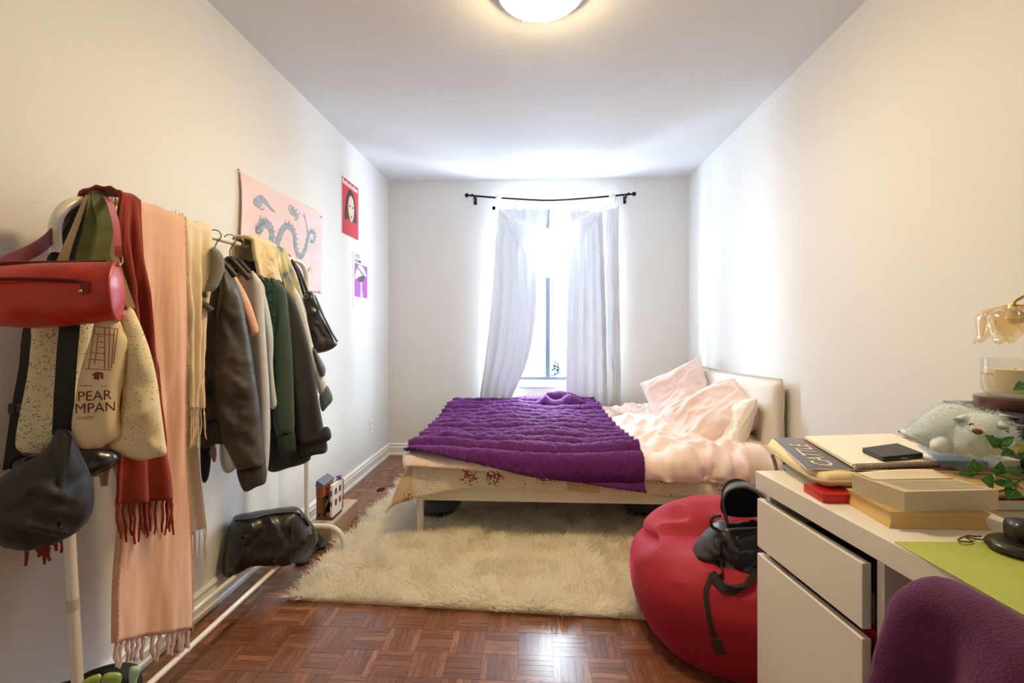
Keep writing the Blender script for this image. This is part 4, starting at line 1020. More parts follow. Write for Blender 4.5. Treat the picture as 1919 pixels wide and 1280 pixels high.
zip_ = [c + ax * s + fr * (0.0525) + upv * (0.020 + 0.006 * math.cos(s * 16)) for s in np.linspace(-0.070, 0.075, 20)]
zp = part('pocket_zip', MB().tube(zip_, 0.005, 8, flat=0.8), M('zip_dark_red', srgb(96, 14, 10), 0.4), hb)
part('zip_pull', MB().tube([zip_[-1] + fr * 0.006, zip_[-1] + fr * 0.008 + ax * 0.016 - upv * 0.002], 0.0022, 8).strap([zip_[-1] + fr * 0.007 + ax * 0.014, zip_[-1] + fr * 0.008 + ax * 0.010 - upv * 0.028], 0.014, 0.003, ax), M('zip_tab', srgb(120, 20, 14), 0.4), zp)
part('rivet', MB().ball(zip_[-1] + fr * 0.010 + ax * 0.006 - upv * 0.022, 0.0045, 10), M('brass', srgb(220, 190, 130), 0.25, metal=1), zp)
part('top_zip', MB().tube([c + ax * s + upv * (0.0655 + 0.006 * s / HLn) for s in np.linspace(-0.085, 0.112, 16)], 0.004, 8), M('zip_dark_red'), hb)
pink_m = M('strap_rose', srgb(196, 92, 110), 0.3, coat=0.4)
e1 = cc + upv * 0.058 + ax * 0.006
hook_top = pxd(203, 376, 1.20)
part('strap', MB().strap([Vector(p) for p in smooth_line([e1 + Vector((0, 0, 0.02)), pxd(221, 462, 1.04), pxd(216, 415, 1.10), hook_top, TOP + Vector((0, 0.02, 0.006))], 24)], 0.013, 0.004, rt), pink_m, hb)
le = c - ax * 0.075 + upv * 0.05
part('strap', MB().strap([Vector(p) for p in smooth_line([le, pxd(75, 462, 1.10), pxd(112, 425, 1.17), pxd(152, 388, 1.22), TOP + Vector((0, 0.015, 0.008))], 24)], 0.030, 0.004, Vector((0, 0, 1))), M('strap_maroon', srgb(112, 26, 22), 0.55), hb)
for p in (e1 + Vector((0, 0, 0.030)), e1, le + Vector((0, 0, 0.008))):
    part('rivet', MB().ball(p + toc * 0.006, 0.0045, 10), M('brass'), hb)
part('strap_ring', MB().tube([e1 + rt * (0.007 * math.cos(t)) + Vector((0, 0, 0.012 + 0.013 * math.sin(t))) for t in np.linspace(0, 2 * math.pi, 15)], 0.002, 6, caps=False), M('snap_metal'), hb)

# ---- black crossbody bag
nyl_m = M('nylon_black', srgb(46, 46, 50), 0.6, var=0.35, vscale=10, bump=0.3, bscale=180, bdist=0.002, sheen=0.15)
g = camplane(85, 920, 1.05)
xb = thing('crossbody_bag', 'slouchy black nylon crossbody bag hanging lowest at the near end', 'bag', g.p(80, 1028))
part('bag_body', MB().inflate(U(g, [(104, 802), (132, 806), (150, 845), (168, 885), (176, 920), (172, 962), (150, 992), (110, 1016), (60, 1029), (15, 1027), (-20, 1005), (-34, 960), (-22, 920), (20, 880), (75, 850), (96, 826)]), g, 0.060, 0.07, 0.010,
     bump=wr(2, 19, 0.020, 1.2)), nyl_m, xb, angle=180)
part('gusset_panel', MB().inflate(U(g, [(104, 802), (131, 806), (128, 850), (118, 920), (108, 980), (100, 950), (102, 870)]), g, 0.012, 0.012, 0.008, base=0.060), M('nylon_panel', srgb(52, 52, 54), 0.55, bump=0.3), xb, angle=180)
part('strap', MB().strap([Vector(p) for p in smooth_line([g.p(117, 812), pxd(122, 720, 1.048), pxd(131, 610, 1.055), pxd(150, 480, 1.13), pxd(180, 385, 1.20), TOP + Vector((0, 0.01, 0.012))], 30)], 0.034, 0.004, rt), M('webbing_black', srgb(30, 30, 32), 0.7, bump=0.4, bscale=500), xb)

def speckle_mat(name, base, dot, scale, thr, wscale=0):
    q = NT(name); uv = q.coord('UV'); v = q.n('ShaderNodeTexVoronoi'); v.inputs['Scale'].default_value = scale; q.l(uv, v.inputs['Vector'])
    d = q.math('ADD', v.outputs['Distance'], q.math('MULTIPLY', q.math('SUBTRACT', q.noise(scale * 1.6, uv, 2), 0.5), 0.7))
    k = q.math('MULTIPLY', q.math('LESS_THAN', d, thr), q.math('GREATER_THAN', q.noise(scale * 0.28, uv, 2), 0.46 if wscale else 0.3))
    q.l(q.mix(k, base, dot), q.b.inputs['Base Color']); q.b.inputs['Roughness'].default_value = 0.9; q.bump(q.noise(700, uv, 2), 0.2, 0.001); return q.m
# ---- floral tote
g = camplane(95, 730, 1.10)
ft = thing('tote_bag', 'cream canvas tote printed with tiny grey-green flowers behind the black strap', 'bag', g.p(60, 850))
part('bag_body', MB().inflate(U(g, [(66, 596), (140, 590), (176, 600), (172, 650), (150, 720), (140, 790), (106, 835), (82, 850), (45, 848), (29, 838), (32, 800), (44, 740), (53, 690), (58, 640)]), g, 0.022, 0.03, 0.010, bump=vfold(30, 0.006, 3)), speckle_mat('tote_floral', srgb(222, 208, 172), srgb(150, 148, 122), 190, 0.36, 1), ft, angle=180)
part('strap', MB().strap([Vector(p) for p in smooth_line([g.p(85, 600), pxd(118, 500, 1.12), pxd(148, 430, 1.17), pxd(168, 380, 1.21), TOP], 24)], 0.028, 0.003, rt), M('strap_cream', srgb(222, 196, 140), 0.85, bump=0.3), ft)
part('strap', MB().strap([Vector(p) for p in smooth_line([g.p(132, 600), pxd(140, 500, 1.13), pxd(160, 430, 1.18), pxd(174, 382, 1.21), TOP + Vector((0, 0.01, 0))], 24)], 0.026, 0.003, rt), M('strap_taupe', srgb(150, 134, 108), 0.85, bump=0.3), ft)
# ---- book shop tote with print
g = camplane(185, 730, 1.075)
st_ = thing('tote_bag', 'natural canvas tote with a red shop front print and lettering', 'bag', g.p(180, 840))
canvas_m = M('tote_canvas', srgb(228, 208, 166), 0.9, var=0.08, vscale=12, bump=0.35, bscale=600, bdist=0.001)
tw = lambda u, v: 0.008 * np.sin(u * 34 + 1.0) + 0.003 * fbm(u * 12, v * 8, 2)
part('bag_body', MB().inflate(U(g, [(182, 594), (214, 588), (232, 612), (242, 642), (234, 700), (224, 760), (229, 812), (212, 828), (195, 834), (190, 839), (148, 839), (134, 802), (142, 740), (152, 690), (168, 640)]), g, 0.020, 0.025, 0.009, bump=tw), canvas_m, st_, angle=180)
def on_tote(mb):
    v = np.array(mb.v); d = v - np.array(g.o); u_ = d @ np.array(g.u); w_ = d @ np.array(g.v)
    h = 0.0215 + tw(u_, w_)
    mb.v = [tuple(np.array(g.o) + u_[i] * np.array(g.u) + w_[i] * np.array(g.v) + h[i] * np.array(g.n)) for i in range(len(v))]
    return mb
ink = M('ink_maroon', srgb(104, 38, 34), 0.8)
for body, px, py, sz in (('PEAR', 145, 750, 0.031), ('MPAN', 140, 773, 0.031), ('HO PARIS', 143, 784, 0.0085)):
    u_, v_ = g.uv(px, py); part('lettering', on_tote(text_mb(body, g, u_, v_, sz, sx=0.82)), ink, st_, smooth=False)
pr_ = MB(); redink = M('ink_red', srgb(150, 74, 52), 0.8)
def stroke(mb, pl, pts, w, h=0.0):
    P2 = [np.array(pl.uv(*p)) for p in pts]
    for a_, b_ in zip(P2[:-1], P2[1:]):
        d = b_ - a_; n_ = np.array([-d[1], d[0]]) / (np.linalg.norm(d) + 1e-9) * w / 2
        mb.add([pl.w(*(a_ - n_), h), pl.w(*(b_ - n_), h), pl.w(*(b_ + n_), h), pl.w(*(a_ + n_), h)], [(0, 1, 2, 3)])
for pts in ([(178, 612), (220, 616)], [(176, 625), (214, 628)], [(178, 612), (166, 690)], [(184, 626), (178, 680)], [(196, 614), (196, 690)], [(205, 616), (203, 690)], [(214, 617), (208, 688)], [(220, 616), (212, 680)], [(168, 660), (196, 662)], [(166, 672), (196, 674)], [(160, 690), (208, 692)], [(186, 630), (194, 631)], [(186, 640), (194, 641)], [(185, 650), (194, 651)], [(150, 721), (200, 722)]):
    stroke(pr_, g, pts, 0.0016)
part('shop_front_print', on_tote(pr_), redink, st_, smooth=False)
cat_ = MB()
for pts in ([(174, 702), (180, 697), (187, 697), (193, 700)], [(180, 699), (177, 709)], [(184, 699), (183, 710)], [(190, 699), (192, 708)]): stroke(cat_, g, pts, 0.0042)
part('cat_print', on_tote(cat_), M('ink_crimson', srgb(140, 44, 44), 0.8), st_, smooth=False)
olive = M('strap_olive', srgb(104, 106, 56), 0.85, var=0.3, vscale=20, bump=0.4, bscale=400)
for k, (p0, m0, tz) in enumerate((((160, 500), (172, 440), 0.014), ((190, 500), (197, 430), 0.02))):
    part('strap', MB().strap([Vector(p) for p in smooth_line([g.p(p0[0] + 18, 606), pxd(*p0, 1.10), pxd(*m0, 1.145), pxd(182 + 5 * k, 384, 1.19), TOP + Vector((0, 0.012, tz))], 24)], 0.036 - 0.008 * k, 0.003, rt), olive, st_)
# ---- speckled tote
g = camplane(262, 720, 1.13)
dt = thing('tote_bag', 'speckled beige cotton tote slumped beside the rust red scarf', 'bag', g.p(260, 864))
part('bag_body', MB().inflate(U(g, [(218, 582), (232, 582), (245, 573), (255, 590), (268, 620), (282, 660), (294, 710), (302, 770), (309, 820), (312, 852), (292, 858), (268, 864), (240, 858), (222, 848), (206, 836), (222, 800), (230, 740), (232, 660)]), g, 0.026, 0.035, 0.009,
     bump=wr(11, 14, 0.014, -0.9)), speckle_mat('tote_speckle', srgb(228, 212, 170), srgb(176, 154, 118), 130, 0.20), dt, angle=180)
part('strap', MB().strap([Vector(p) for p in smooth_line([g.p(246, 578), pxd(226, 520, 1.15), pxd(206, 450, 1.17), pxd(190, 388, 1.20), TOP + Vector((0, 0.03, 0.004))], 24)], 0.016, 0.003, rt), M('strap_taupe'), dt)
# ---- black belt bag behind
g = camplane(120, 850, 1.145)
bb = thing('belt_bag', 'black strap with buckle and shiny pouch hanging behind the totes', 'bag', g.p(150, 890))
part('strap', MB().strap([Vector(p) for p in smooth_line([g.p(20, 880), g.p(34, 780), g.p(50, 690), g.p(62, 600), pxd(110, 480, 1.16), pxd(160, 385, 1.21), TOP], 28)], 0.026, 0.004, rt), M('webbing_black'), bb)
part('buckle', MB().box(g.p(28, 765) + g.n * 0.005, (0.018, 0.018, 0.026)), M('buckle_black', srgb(20, 20, 22), 0.3), bb, smooth=False, bevel=0.004)
part('adjuster', MB().tube([g.p(12, 882), g.p(45, 878)], 0.003, 8), M('snap_metal'), bb)
part('pouch', MB().inflate(U(g, [(20, 878), (40, 850), (120, 842), (190, 838), (224, 850), (222, 866), (190, 890), (150, 900), (80, 900)]), g, 0.028, 0.03, 0.010, bump=wr(4, 26, 0.007)), M('patent_black', srgb(26, 26, 28), 0.22, coat=0.5), bb, angle=180)
# small canvas flap seen above the handbag
g = camplane(120, 490, 1.135)
part('flap', MB().inflate(U(g, [(84, 500), (92, 476), (104, 472), (120, 477), (140, 492), (142, 510), (90, 512)]), g, 0.012, 0.015, 0.007), M('flap_darkgreen', srgb(24, 34, 26), 0.8), bb, angle=180)
# twine knot round the bar
tk = MB()
for k in range(3):
    yk = 1.20 + 0.012 * k
    tk.tube([Vector((BARX + 0.034 * math.cos(t), yk + 0.004 * math.sin(2 * t), BARZ + 0.006 + 0.036 * math.sin(t))) for t in np.linspace(0, 2 * math.pi, 17)], 0.0016, 6, caps=False)
solo('twine_loop', tk, M('twine', srgb(226, 210, 184), 0.9), 'pale twine wound round the bag straps on the bar', 'twine')
# ================================================================ WALL HANGINGS
def wall_quad(c4, off=0.0):
    return [onX(x, y, XL + 0.002 + off) for x, y in c4]
WP = Plane((XL, 2.5, 1.6), (1, 0, 0))
# dragon tapestry
tp_ = thing('dragon_tapestry', 'pink cloth wall hanging with a blue-grey dragon', 'tapestry', onX(520, 540, XL))
nU, nV = 50, 36
ya, yb_, z_t, z_b = 2.070, 2.900, 1.868, 1.372
s = np.linspace(0, 1, nU)[:, None]; t = np.linspace(0, 1, nV)[None, :]
def tap(u_, w_):
    """cloth coords 0..1 -> world"""
    u_ = np.asarray(u_, float); w_ = np.asarray(w_, float)
    x = XL + 0.006 + 0.004 * np.sin(u_ * 9 + w_ * 3) * np.sin(math.pi * u_) + 0.012 * np.clip(1 - u_ / 0.08, 0, 1) ** 2 * (0.4 + 0.6 * np.sin(math.pi * (1 - w_)))
    y = ya + (yb_ - ya) * u_ + 0.006 * np.sin(w_ * 7) * np.clip(1 - u_ / 0.1, 0, 1)
    z = z_t + (z_b - z_t) * w_ - 0.006 * np.sin(math.pi * u_ * 2) * (1 - w_)
    return np.stack([x + 0 * y, y, z], -1)
tqm = NT('tapestry_pink'); tqc = tqm.coord('UV')
tqm.l(tqm.ramp(tqm.noise(5, tqc, 4), [(0.3, srgb(238, 208, 206)), (0.55, srgb(236, 216, 222)), (0.75, srgb(228, 220, 236))]), tqm.b.inputs['Base Color']); tqm.b.inputs['Roughness'].default_value = 0.9
part('cloth', MB().grid(tap(s + 0 * t, t + 0 * s), np.stack([s + 0 * t, t + 0 * s], -1)), tqm.m, tp_, solid=0.002, angle=180)
def tpx(px, py):
    p = onX(px, py, XL + 0.006); return ((p.y - ya) / (yb_ - ya), (p.z - z_t) / (z_b - z_t))
def ribbon(mb, pts, w0, w1=None, n=40, off=0.0025):
    """tapering band drawn on the cloth; pts in photo pixels, widths in metres"""
    w1 = w0 if w1 is None else w1
    Q = np.array(smooth_line([tpx(*p) for p in pts], n)); sc_ = np.array([yb_ - ya, z_b - z_t])
    m = len(Q); ws = np.linspace(w0, w1, m); vs = []
    for i in range(m):
        d = (Q[min(i + 1, m - 1)] - Q[max(i - 1, 0)]) * sc_; nrm = np.array([-d[1], d[0]]) / (np.linalg.norm(d) + 1e-9)
        for sg in (-1, 1): vs.append(tap(*(Q[i] + nrm * sg * ws[i] / 2 / sc_)) + np.array([off, 0, 0]))
    mb.add(vs, [(2 * i, 2 * i + 1, 2 * i + 3, 2 * i + 2) for i in range(m - 1)])
dr_m = M('dragon_blue', srgb(172, 188, 206), 0.9, var=0.25, vscale=60); dk_m = M('dragon_ink', srgb(128, 146, 170), 0.9)
body = [(483, 432), (490, 418), (500, 418), (508, 428), (510, 445), (503, 462), (502, 475), (510, 478), (518, 462), (524, 445), (530, 430), (537, 424), (546, 428), (551, 442), (552, 460), (556, 478), (563, 482), (571, 468), (576, 448), (580, 436), (586, 436), (589, 446), (585, 454), (581, 450)]
db = MB(); ribbon(db, body, 0.050, 0.020, 150)
part('dragon_body', db, dr_m, tp_, smooth=False)
di = MB()
for o_ in (-1, 1):
    pass
Q = np.array(smooth_line(body, 150))
for i in range(2, len(Q) - 2, 3):
    d = Q[i + 1] - Q[i - 1]; n_ = np.array([d[1], -d[0]]) / (np.linalg.norm(d) + 1e-9); w = 4.6 - 2.4 * i / len(Q)
    ribbon(di, [tuple(Q[i] + n_ * w), tuple(Q[i] + n_ * (w + 2.6) + d * 0.3)], 0.008, 0.001, 4, 0.003)
    ribbon(di, [tuple(Q[i] - n_ * w * 0.9), tuple(Q[i] + n_ * w * 0.3 + d)], 0.003, 0.002, 6, 0.0031)
part('scales_and_spines', di, dk_m, tp_, smooth=False)
dh = MB()
for pts, w in (([(496, 416), (488, 419), (482, 426), (479, 432), (484, 436), (492, 430)], 0.016), ([(492, 414), (486, 408), (488, 402)], 0.006), ([(500, 414), (497, 404)], 0.006), ([(480, 430), (476, 424), (478, 414)], 0.003), ([(486, 440), (480, 446)], 0.003), ([(484, 424), (488, 423)], 0.006)):
    ribbon(dh, pts, w, w * 0.4, 14, 0.0034)
part('dragon_head', dh, dk_m, tp_, smooth=False)
for pts in ([(478, 380), (487, 371), (497, 377), (506, 388), (516, 396)], [(545, 392), (551, 400), (557, 408), (552, 414)]):
    q = MB(); ribbon(q, pts, 0.05, 0.006, 24); 
    for dx in (0, 6, 12): ribbon(q, [(pts[0][0] + dx + 4 * math.cos(a_), pts[0][1] + dx * 0.7 - 2 + 5 * math.sin(a_)) for a_ in np.linspace(0, 5, 8)], 0.008, 0.004, 16, 0.003)
    part('cloud', q, dr_m, tp_, smooth=False)
q = MB()
for pts, w in (([(576, 440), (573, 424), (570, 410), (569, 400)], 0.006), ([(571, 412), (565, 404)], 0.004), ([(536, 422), (534, 412)], 0.008), ([(540, 422), (543, 413)], 0.006), ([(480, 470), (484, 458)], 0.005), ([(578, 505), (576, 515)], 0.008), ([(572, 512), (580, 502), (584, 512)], 0.006)):
    ribbon(q, pts, w, w * 0.4, 12, 0.003)
part('claws', q, dk_m, tp_, smooth=False)
for px, py in ((447, 318), (602, 407), (599, 547)):
    p = onX(px, py, XL + 0.012); part('pin', MB().ball(p, 0.005, 8), M('pin_brass', srgb(200, 170, 110), 0.3, metal=1), tp_)

# red portrait poster (generic painted face)
def poster(name, label, y0, y1, z0, z1, mat, border=None):
    th = thing(name, label, 'poster', (XL, (y0 + y1) / 2, z0))
    part('sheet', MB().prism([(XL + 0.001, y0, z0), (XL + 0.001, y1, z0), (XL + 0.001, y1, z1), (XL + 0.001, y0, z1)], (1, 0, 0), 0.002), border or mat, th, smooth=False)
    return th, Plane((XL + 0.0035, y0, z0), (1, 0, 0)), y1 - y0, z1 - z0
th, pp, W, Hh = poster('portrait_poster', 'red poster of a dark-haired person with white title lettering', 3.205, 3.525, 1.812, 2.222, None, M('poster_paper', srgb(236, 232, 232), 0.6))
flip = 1 if pp.u.y > 0 else -1
def rect(pl, u0, v0, u1, v1, h): return MB().add([pl.w(u0, v0, h), pl.w(u1, v0, h), pl.w(u1, v1, h), pl.w(u0, v1, h)], [(0, 1, 2, 3)])
def blob(pl, pts, h): 
    P2 = smooth_line(pts, 60, True); return MB().add([pl.w(p[0], p[1], h) for p in P2], [tuple(range(len(P2)))])
red_m = M('poster_red', srgb(206, 44, 56), 0.6)
part('red_field', rect(pp, 0.008, 0.008, W - 0.008, Hh - 0.008, 0.0), red_m, th, smooth=False)
part('hair', blob(pp, [(0.07, 0.10), (0.05, 0.16), (0.08, 0.26), (0.12, 0.33), (0.17, 0.345), (0.23, 0.31), (0.265, 0.22), (0.275, 0.13), (0.24, 0.09), (0.14, 0.08)], 0.0004), M('hair_black', srgb(38, 40, 46), 0.6), th, smooth=False)
part('face', blob(pp, [(0.115, 0.20), (0.125, 0.27), (0.165, 0.305), (0.21, 0.28), (0.225, 0.21), (0.21, 0.15), (0.175, 0.115), (0.14, 0.14)], 0.0008), M('face_tone', srgb(228, 190, 158), 0.6), th, smooth=False)
part('jumper', blob(pp, [(0.03, 0.012), (0.04, 0.09), (0.10, 0.125), (0.175, 0.115), (0.24, 0.125), (0.285, 0.09), (0.30, 0.012), (0.17, 0.010)], 0.0010), M('jumper_red', srgb(190, 34, 46), 0.6), th, smooth=False)
dark = M('hair_black')
part('features', MB().add(blob(pp, [(0.132, 0.225), (0.145, 0.233), (0.158, 0.225), (0.145, 0.218)], 0.0012).v, [tuple(range(60))]).add(blob(pp, [(0.185, 0.225), (0.198, 0.233), (0.211, 0.225), (0.198, 0.218)], 0.0012).v, [tuple(range(60))]), dark, th, smooth=False)
part('mouth', blob(pp, [(0.155, 0.152), (0.173, 0.160), (0.191, 0.152), (0.173, 0.143)], 0.0012), M('lips', srgb(176, 60, 66), 0.5), th, smooth=False)
part('title', text_mb('Beabadoobee', pp, 0.012, 0.358, 0.050, 0.0014, sx=1.02, bold=0.0012), M('ink_white', srgb(250, 246, 246), 0.6), th, smooth=False)

th, pp, W, Hh = poster('mushroom_poster', 'white edged purple poster of a spotted mushroom', 3.410, 3.735, 1.318, 1.725, None, M('poster_white', srgb(240, 240, 244), 0.6))
part('purple_field', rect(pp, 0.03, 0.075, W - 0.03, 0.325, 0.0), M('poster_purple', srgb(170, 86, 184), 0.6), th, smooth=False)
part('stem', blob(pp, [(0.145, 0.085), (0.15, 0.15), (0.14, 0.20), (0.185, 0.20), (0.18, 0.15), (0.20, 0.085)], 0.0004), M('mush_grey', srgb(206, 196, 212), 0.6), th, smooth=False)
part('gills', blob(pp, [(0.09, 0.205), (0.13, 0.19), (0.20, 0.20), (0.24, 0.24), (0.16, 0.235)], 0.0006), M('mush_dark', srgb(84, 76, 92), 0.6), th, smooth=False)
part('cap', blob(pp, [(0.04, 0.205), (0.06, 0.27), (0.11, 0.315), (0.18, 0.318), (0.24, 0.29), (0.275, 0.245), (0.20, 0.248), (0.10, 0.225)], 0.0008), M('mush_cap', srgb(226, 218, 232), 0.6), th, smooth=False)
sp = MB()
for k in range(26):
    u_, v_ = 0.07 + 0.17 * ((k * 0.618) % 1), 0.245 + 0.060 * ((k * 0.377) % 1); r_ = 0.004 + 0.003 * ((k * 0.27) % 1)
    sp.add([pp.w(u_ + r_ * math.cos(t), v_ + r_ * math.sin(t), 0.0012) for t in np.linspace(0, 2 * math.pi, 9)[:-1]], [tuple(range(8))])
o_ = part('spots', sp, M('mush_dark'), th, smooth=False); o_['kind'] = 'stuff'
inkb = M('ink_black', srgb(44, 42, 52), 0.6)
part('title', text_mb('YAYOI', pp, 0.03, 0.370, 0.034, 0.0006, sx=1.0, bold=0.0005), inkb, th, smooth=False)
part('title', text_mb('KUSAMA', pp, 0.03, 0.334, 0.034, 0.0006, sx=1.0, bold=0.0005), inkb, th, smooth=False)

# ================================================================ ON AND UNDER THE RACK
# black wash bag on the low rails
o0 = onZ(543, 1056, 0.122)
g = Plane(o0 + Vector((-0.04, 0.05, 0)), (0.50, -0.86, 0.10))
wb = thing('wash_bag', 'boxy black zipped bag resting on the low rails of the rack', 'bag', o0)
shell = M('bag_black_shell', srgb(30, 31, 34), 0.36, var=0.4, vscale=8, bump=0.25, bscale=90, bdist=0.003, coat=0.2)
part('bag_body', MB().inflate(U(g, [(436, 974), (444, 965), (495, 956), (543, 950), (560, 952), (577, 972), (590, 989), (596, 1012), (586, 1026), (543, 1056), (505, 1059), (471, 1060), (443, 1076), (424, 1081), (417, 1070), (421, 1030), (428, 990)]), g, 0.085, 0.075, 0.010,
     bump=wr(2, 17, 0.013)), shell, wb, angle=180)
part('zip', MB().tube([g.w(*g.uv(*p), 0.045 + 0.02 * (k in (2, 3))) for k, p in enumerate(smooth_line([(440, 970), (495, 960), (545, 955), (566, 962), (582, 988)], 16))], 0.006, 8, flat=0.6), M('zip_black', srgb(48, 48, 52), 0.4), wb)
part('seam', MB().tube([g.w(*g.uv(x, y), 0.090) for x, y in ((546, 966), (545, 990), (544, 1020), (543, 1046))], 0.0035, 8), M('zip_black'), wb)
part('handle', MB().strap([Vector(p) for p in smooth_line([g.w(*g.uv(457, 1000), 0.085), g.w(*g.uv(463, 990), 0.105), g.w(*g.uv(468, 998), 0.108), g.w(*g.uv(462, 1012), 0.09)], 16)], 0.022, 0.004, g.u), M('webbing_black'), wb)
part('zip_pull', MB().strap([g.w(*g.uv(577, 978), 0.075), g.w(*g.uv(580, 992), 0.080)], 0.010, 0.003, g.u), M('snap_metal'), wb)

# flat dark sandals behind the wash bag
def slide(label, px, py, yaw):
    c = onZ(px, py, 0.0); c.z = 0
    R = Euler((0, 0, yaw)).to_matrix()
    pl_ = type('PP', (), dict(o=c + Vector((0, 0, 0.013)), u=R @ Vector((1, 0, 0)), v=R @ Vector((0, 1, 0)), n=Vector((0, 0, 1))))()
    th = thing('sandal', label, 'sandal', c, 'sandals under the rack')
    part('sole', MB().inflate([(-0.13, 0), (-0.11, 0.036), (-0.03, 0.034), (0.06, 0.046), (0.12, 0.034), (0.135, 0), (0.115, -0.034), (0.05, -0.040), (-0.04, -0.032), (-0.11, -0.034)], pl_, 0.013, 0.014, 0.012), M('sandal_grey', srgb(52, 58, 68), 0.7), th, angle=180)
    arch = [c + R @ Vector((0.055, 0.046 * math.cos(t), 0.02 + 0.05 * math.sin(t))) for t in np.linspace(0, math.pi, 11)]
    part('strap', MB().strap(arch, 0.06, 0.006, R @ Vector((1, 0, 0))), M('sandal_black', srgb(32, 33, 36), 0.6), th)
slide('dark grey slide sandal on the floor behind the black wash bag', 604, 1012, 1.9)
slide('black slide sandal half under the rack rails', 578, 1038, 1.75)

# cardboard box and miniature town house
bx0, bx1, by0, by1 = -1.215, -1.095, 2.480, 2.855
card = M('cardboard', srgb(176, 148, 126), 0.85, var=0.1, vscale=6, bump=0.15)
cb = thing('cardboard_box', 'flat pinkish cardboard box on the floor beside the rack foot', 'box', ((bx0 + bx1) / 2, (by0 + by1) / 2, 0))
part('box_body', MB().bx(bx0, bx1, by0, by1, 0, 0.098), card, cb, smooth=False, bevel=0.002)
part('lid', MB().bx(bx0 - 0.002, bx1 + 0.002, by0 - 0.002, by1 + 0.002, 0.088, 0.101), M('cardboard_lid', srgb(196, 170, 148), 0.85), cb, smooth=False, bevel=0.002)
part('tape', MB().bx(bx0 + 0.045, bx0 + 0.075, by0 - 0.003, by1 + 0.003, 0.1005, 0.102), M('tape_tan', srgb(188, 150, 112), 0.4), cb, smooth=False)
mz = 0.102; mx0, mx1, my0, my1 = -1.205, -1.112, 2.535, 2.665
mh = thing('miniature_house', 'miniature model street of small houses standing on the cardboard box', 'model house', ((mx0 + mx1) / 2, (my0 + my1) / 2, mz))
def C_(n, c=(0, 0, 0), r=0.5): return M('mini_' + n, srgb(*c), r)
part('base', MB().bx(mx0, mx1, my0, my1, mz, mz + 0.016), C_('slate', (70, 74, 82)), mh, smooth=False, bevel=0.001)
part('house_wall', MB().bx(mx0, mx0 + 0.034, my0 + 0.004, my1, mz + 0.016, mz + 0.125), C_('brown', (120, 76, 44)), mh, smooth=False, bevel=0.001)
up = part('upper_storey', MB().bx(mx0, mx0 + 0.042, my0, my1, mz + 0.125, mz + 0.185), C_('orange', (176, 104, 52)), mh, smooth=False, bevel=0.001)
for k in range(3):
    part('timber', MB().bx(mx0 + 0.004 + 0.013 * k, mx0 + 0.007 + 0.013 * k, my0 - 0.002, my0, mz + 0.13, mz + 0.18), C_('dark', (64, 38, 24)), up, smooth=False)
part('roof', MB().prism([(mx0 - 0.003, my0 - 0.004, mz + 0.185), (mx0 + 0.046, my0 - 0.004, mz + 0.185), (mx0 + 0.046, my0 - 0.004, mz + 0.192), (mx0 + 0.006, my0 - 0.004, mz + 0.218)], (0, 1, 0), my1 - my0 + 0.006), C_('roof', (92, 100, 112)), mh, smooth=False)
ww = part('white_wall', MB().bx(mx1 - 0.014, mx1, my0, my1, mz + 0.016, mz + 0.19), C_('white', (232, 232, 230)), mh, smooth=False, bevel=0.001)
for (ya_, za) in ((my0 + 0.03, 0.13), (my0 + 0.085, 0.13), (my0 + 0.085, 0.07), (my0 + 0.03, 0.07)):
    part('window', MB().bx(mx1, mx1 + 0.003, ya_, ya_ + 0.022, mz + za, mz + za + 0.032), C_('frame', (120, 62, 52)), ww, smooth=False)
part('window', MB().bx(mx1 - 0.012, mx1 - 0.003, my0 - 0.002, my0, mz + 0.13, mz + 0.16), C_('frame'), ww, smooth=False)
part('window', MB().bx(mx1 - 0.011, mx1 - 0.005, my0 - 0.002, my0, mz + 0.075, mz + 0.10), C_('dark'), ww, smooth=False)
part('ramp', MB().prism([(mx0 + 0.010, my0 + 0.004, mz + 0.020), (mx0 + 0.022, my0 + 0.004, mz + 0.020), (mx0 + 0.060, my0 + 0.09, mz + 0.115), (mx0 + 0.052, my0 + 0.09, mz + 0.115)], (0, 0, 1), 0.010), C_('cream', (222, 206, 172)), mh, smooth=False)
part('terrace', MB().bx(mx0 + 0.034, mx1 - 0.014, my0 + 0.05, my1, mz + 0.110, mz + 0.128), C_('green', (92, 124, 96)), mh, smooth=False)
part('back_wall', MB().bx(mx0 + 0.034, mx1 - 0.014, my1 - 0.01, my1, mz + 0.016, mz + 0.112), C_('grey', (120, 112, 104)), mh, smooth=False)
part('bench', MB().bx(mx0 + 0.056, mx1 - 0.016, my0 + 0.004, my0 + 0.022, mz + 0.028, mz + 0.036).bx(mx0 + 0.060, mx1 - 0.020, my0 + 0.006, my0 + 0.020, mz + 0.016, mz + 0.028), C_('orange'), mh, smooth=False)
def crown(name, c, r, col, n):
    q = MB()
    for k in range(n):
        d = Vector(RNG.normal(0, 1, 3)).normalized() * r * RNG.uniform(0.3, 1)
        q.ball(Vector(c) + d, r * 0.38, 8)
    o_ = part(name, q, col, mh); o_['kind'] = 'stuff'
crown('red_tree', (mx0 + 0.056, my0 + 0.05, mz + 0.165), 0.022, C_('red', (150, 52, 64)), 14)
crown('purple_blossom', (mx1 - 0.004, my1 - 0.03, mz + 0.205), 0.016, C_('violet', (122, 92, 160)), 10)
part('branch', MB().tube([(mx1 - 0.02, my0 + 0.06, mz + 0.185), (mx1 - 0.012, my0 + 0.08, mz + 0.195), (mx1 - 0.005, my1 - 0.03, mz + 0.203)], 0.002, 6), C_('dark'), mh)
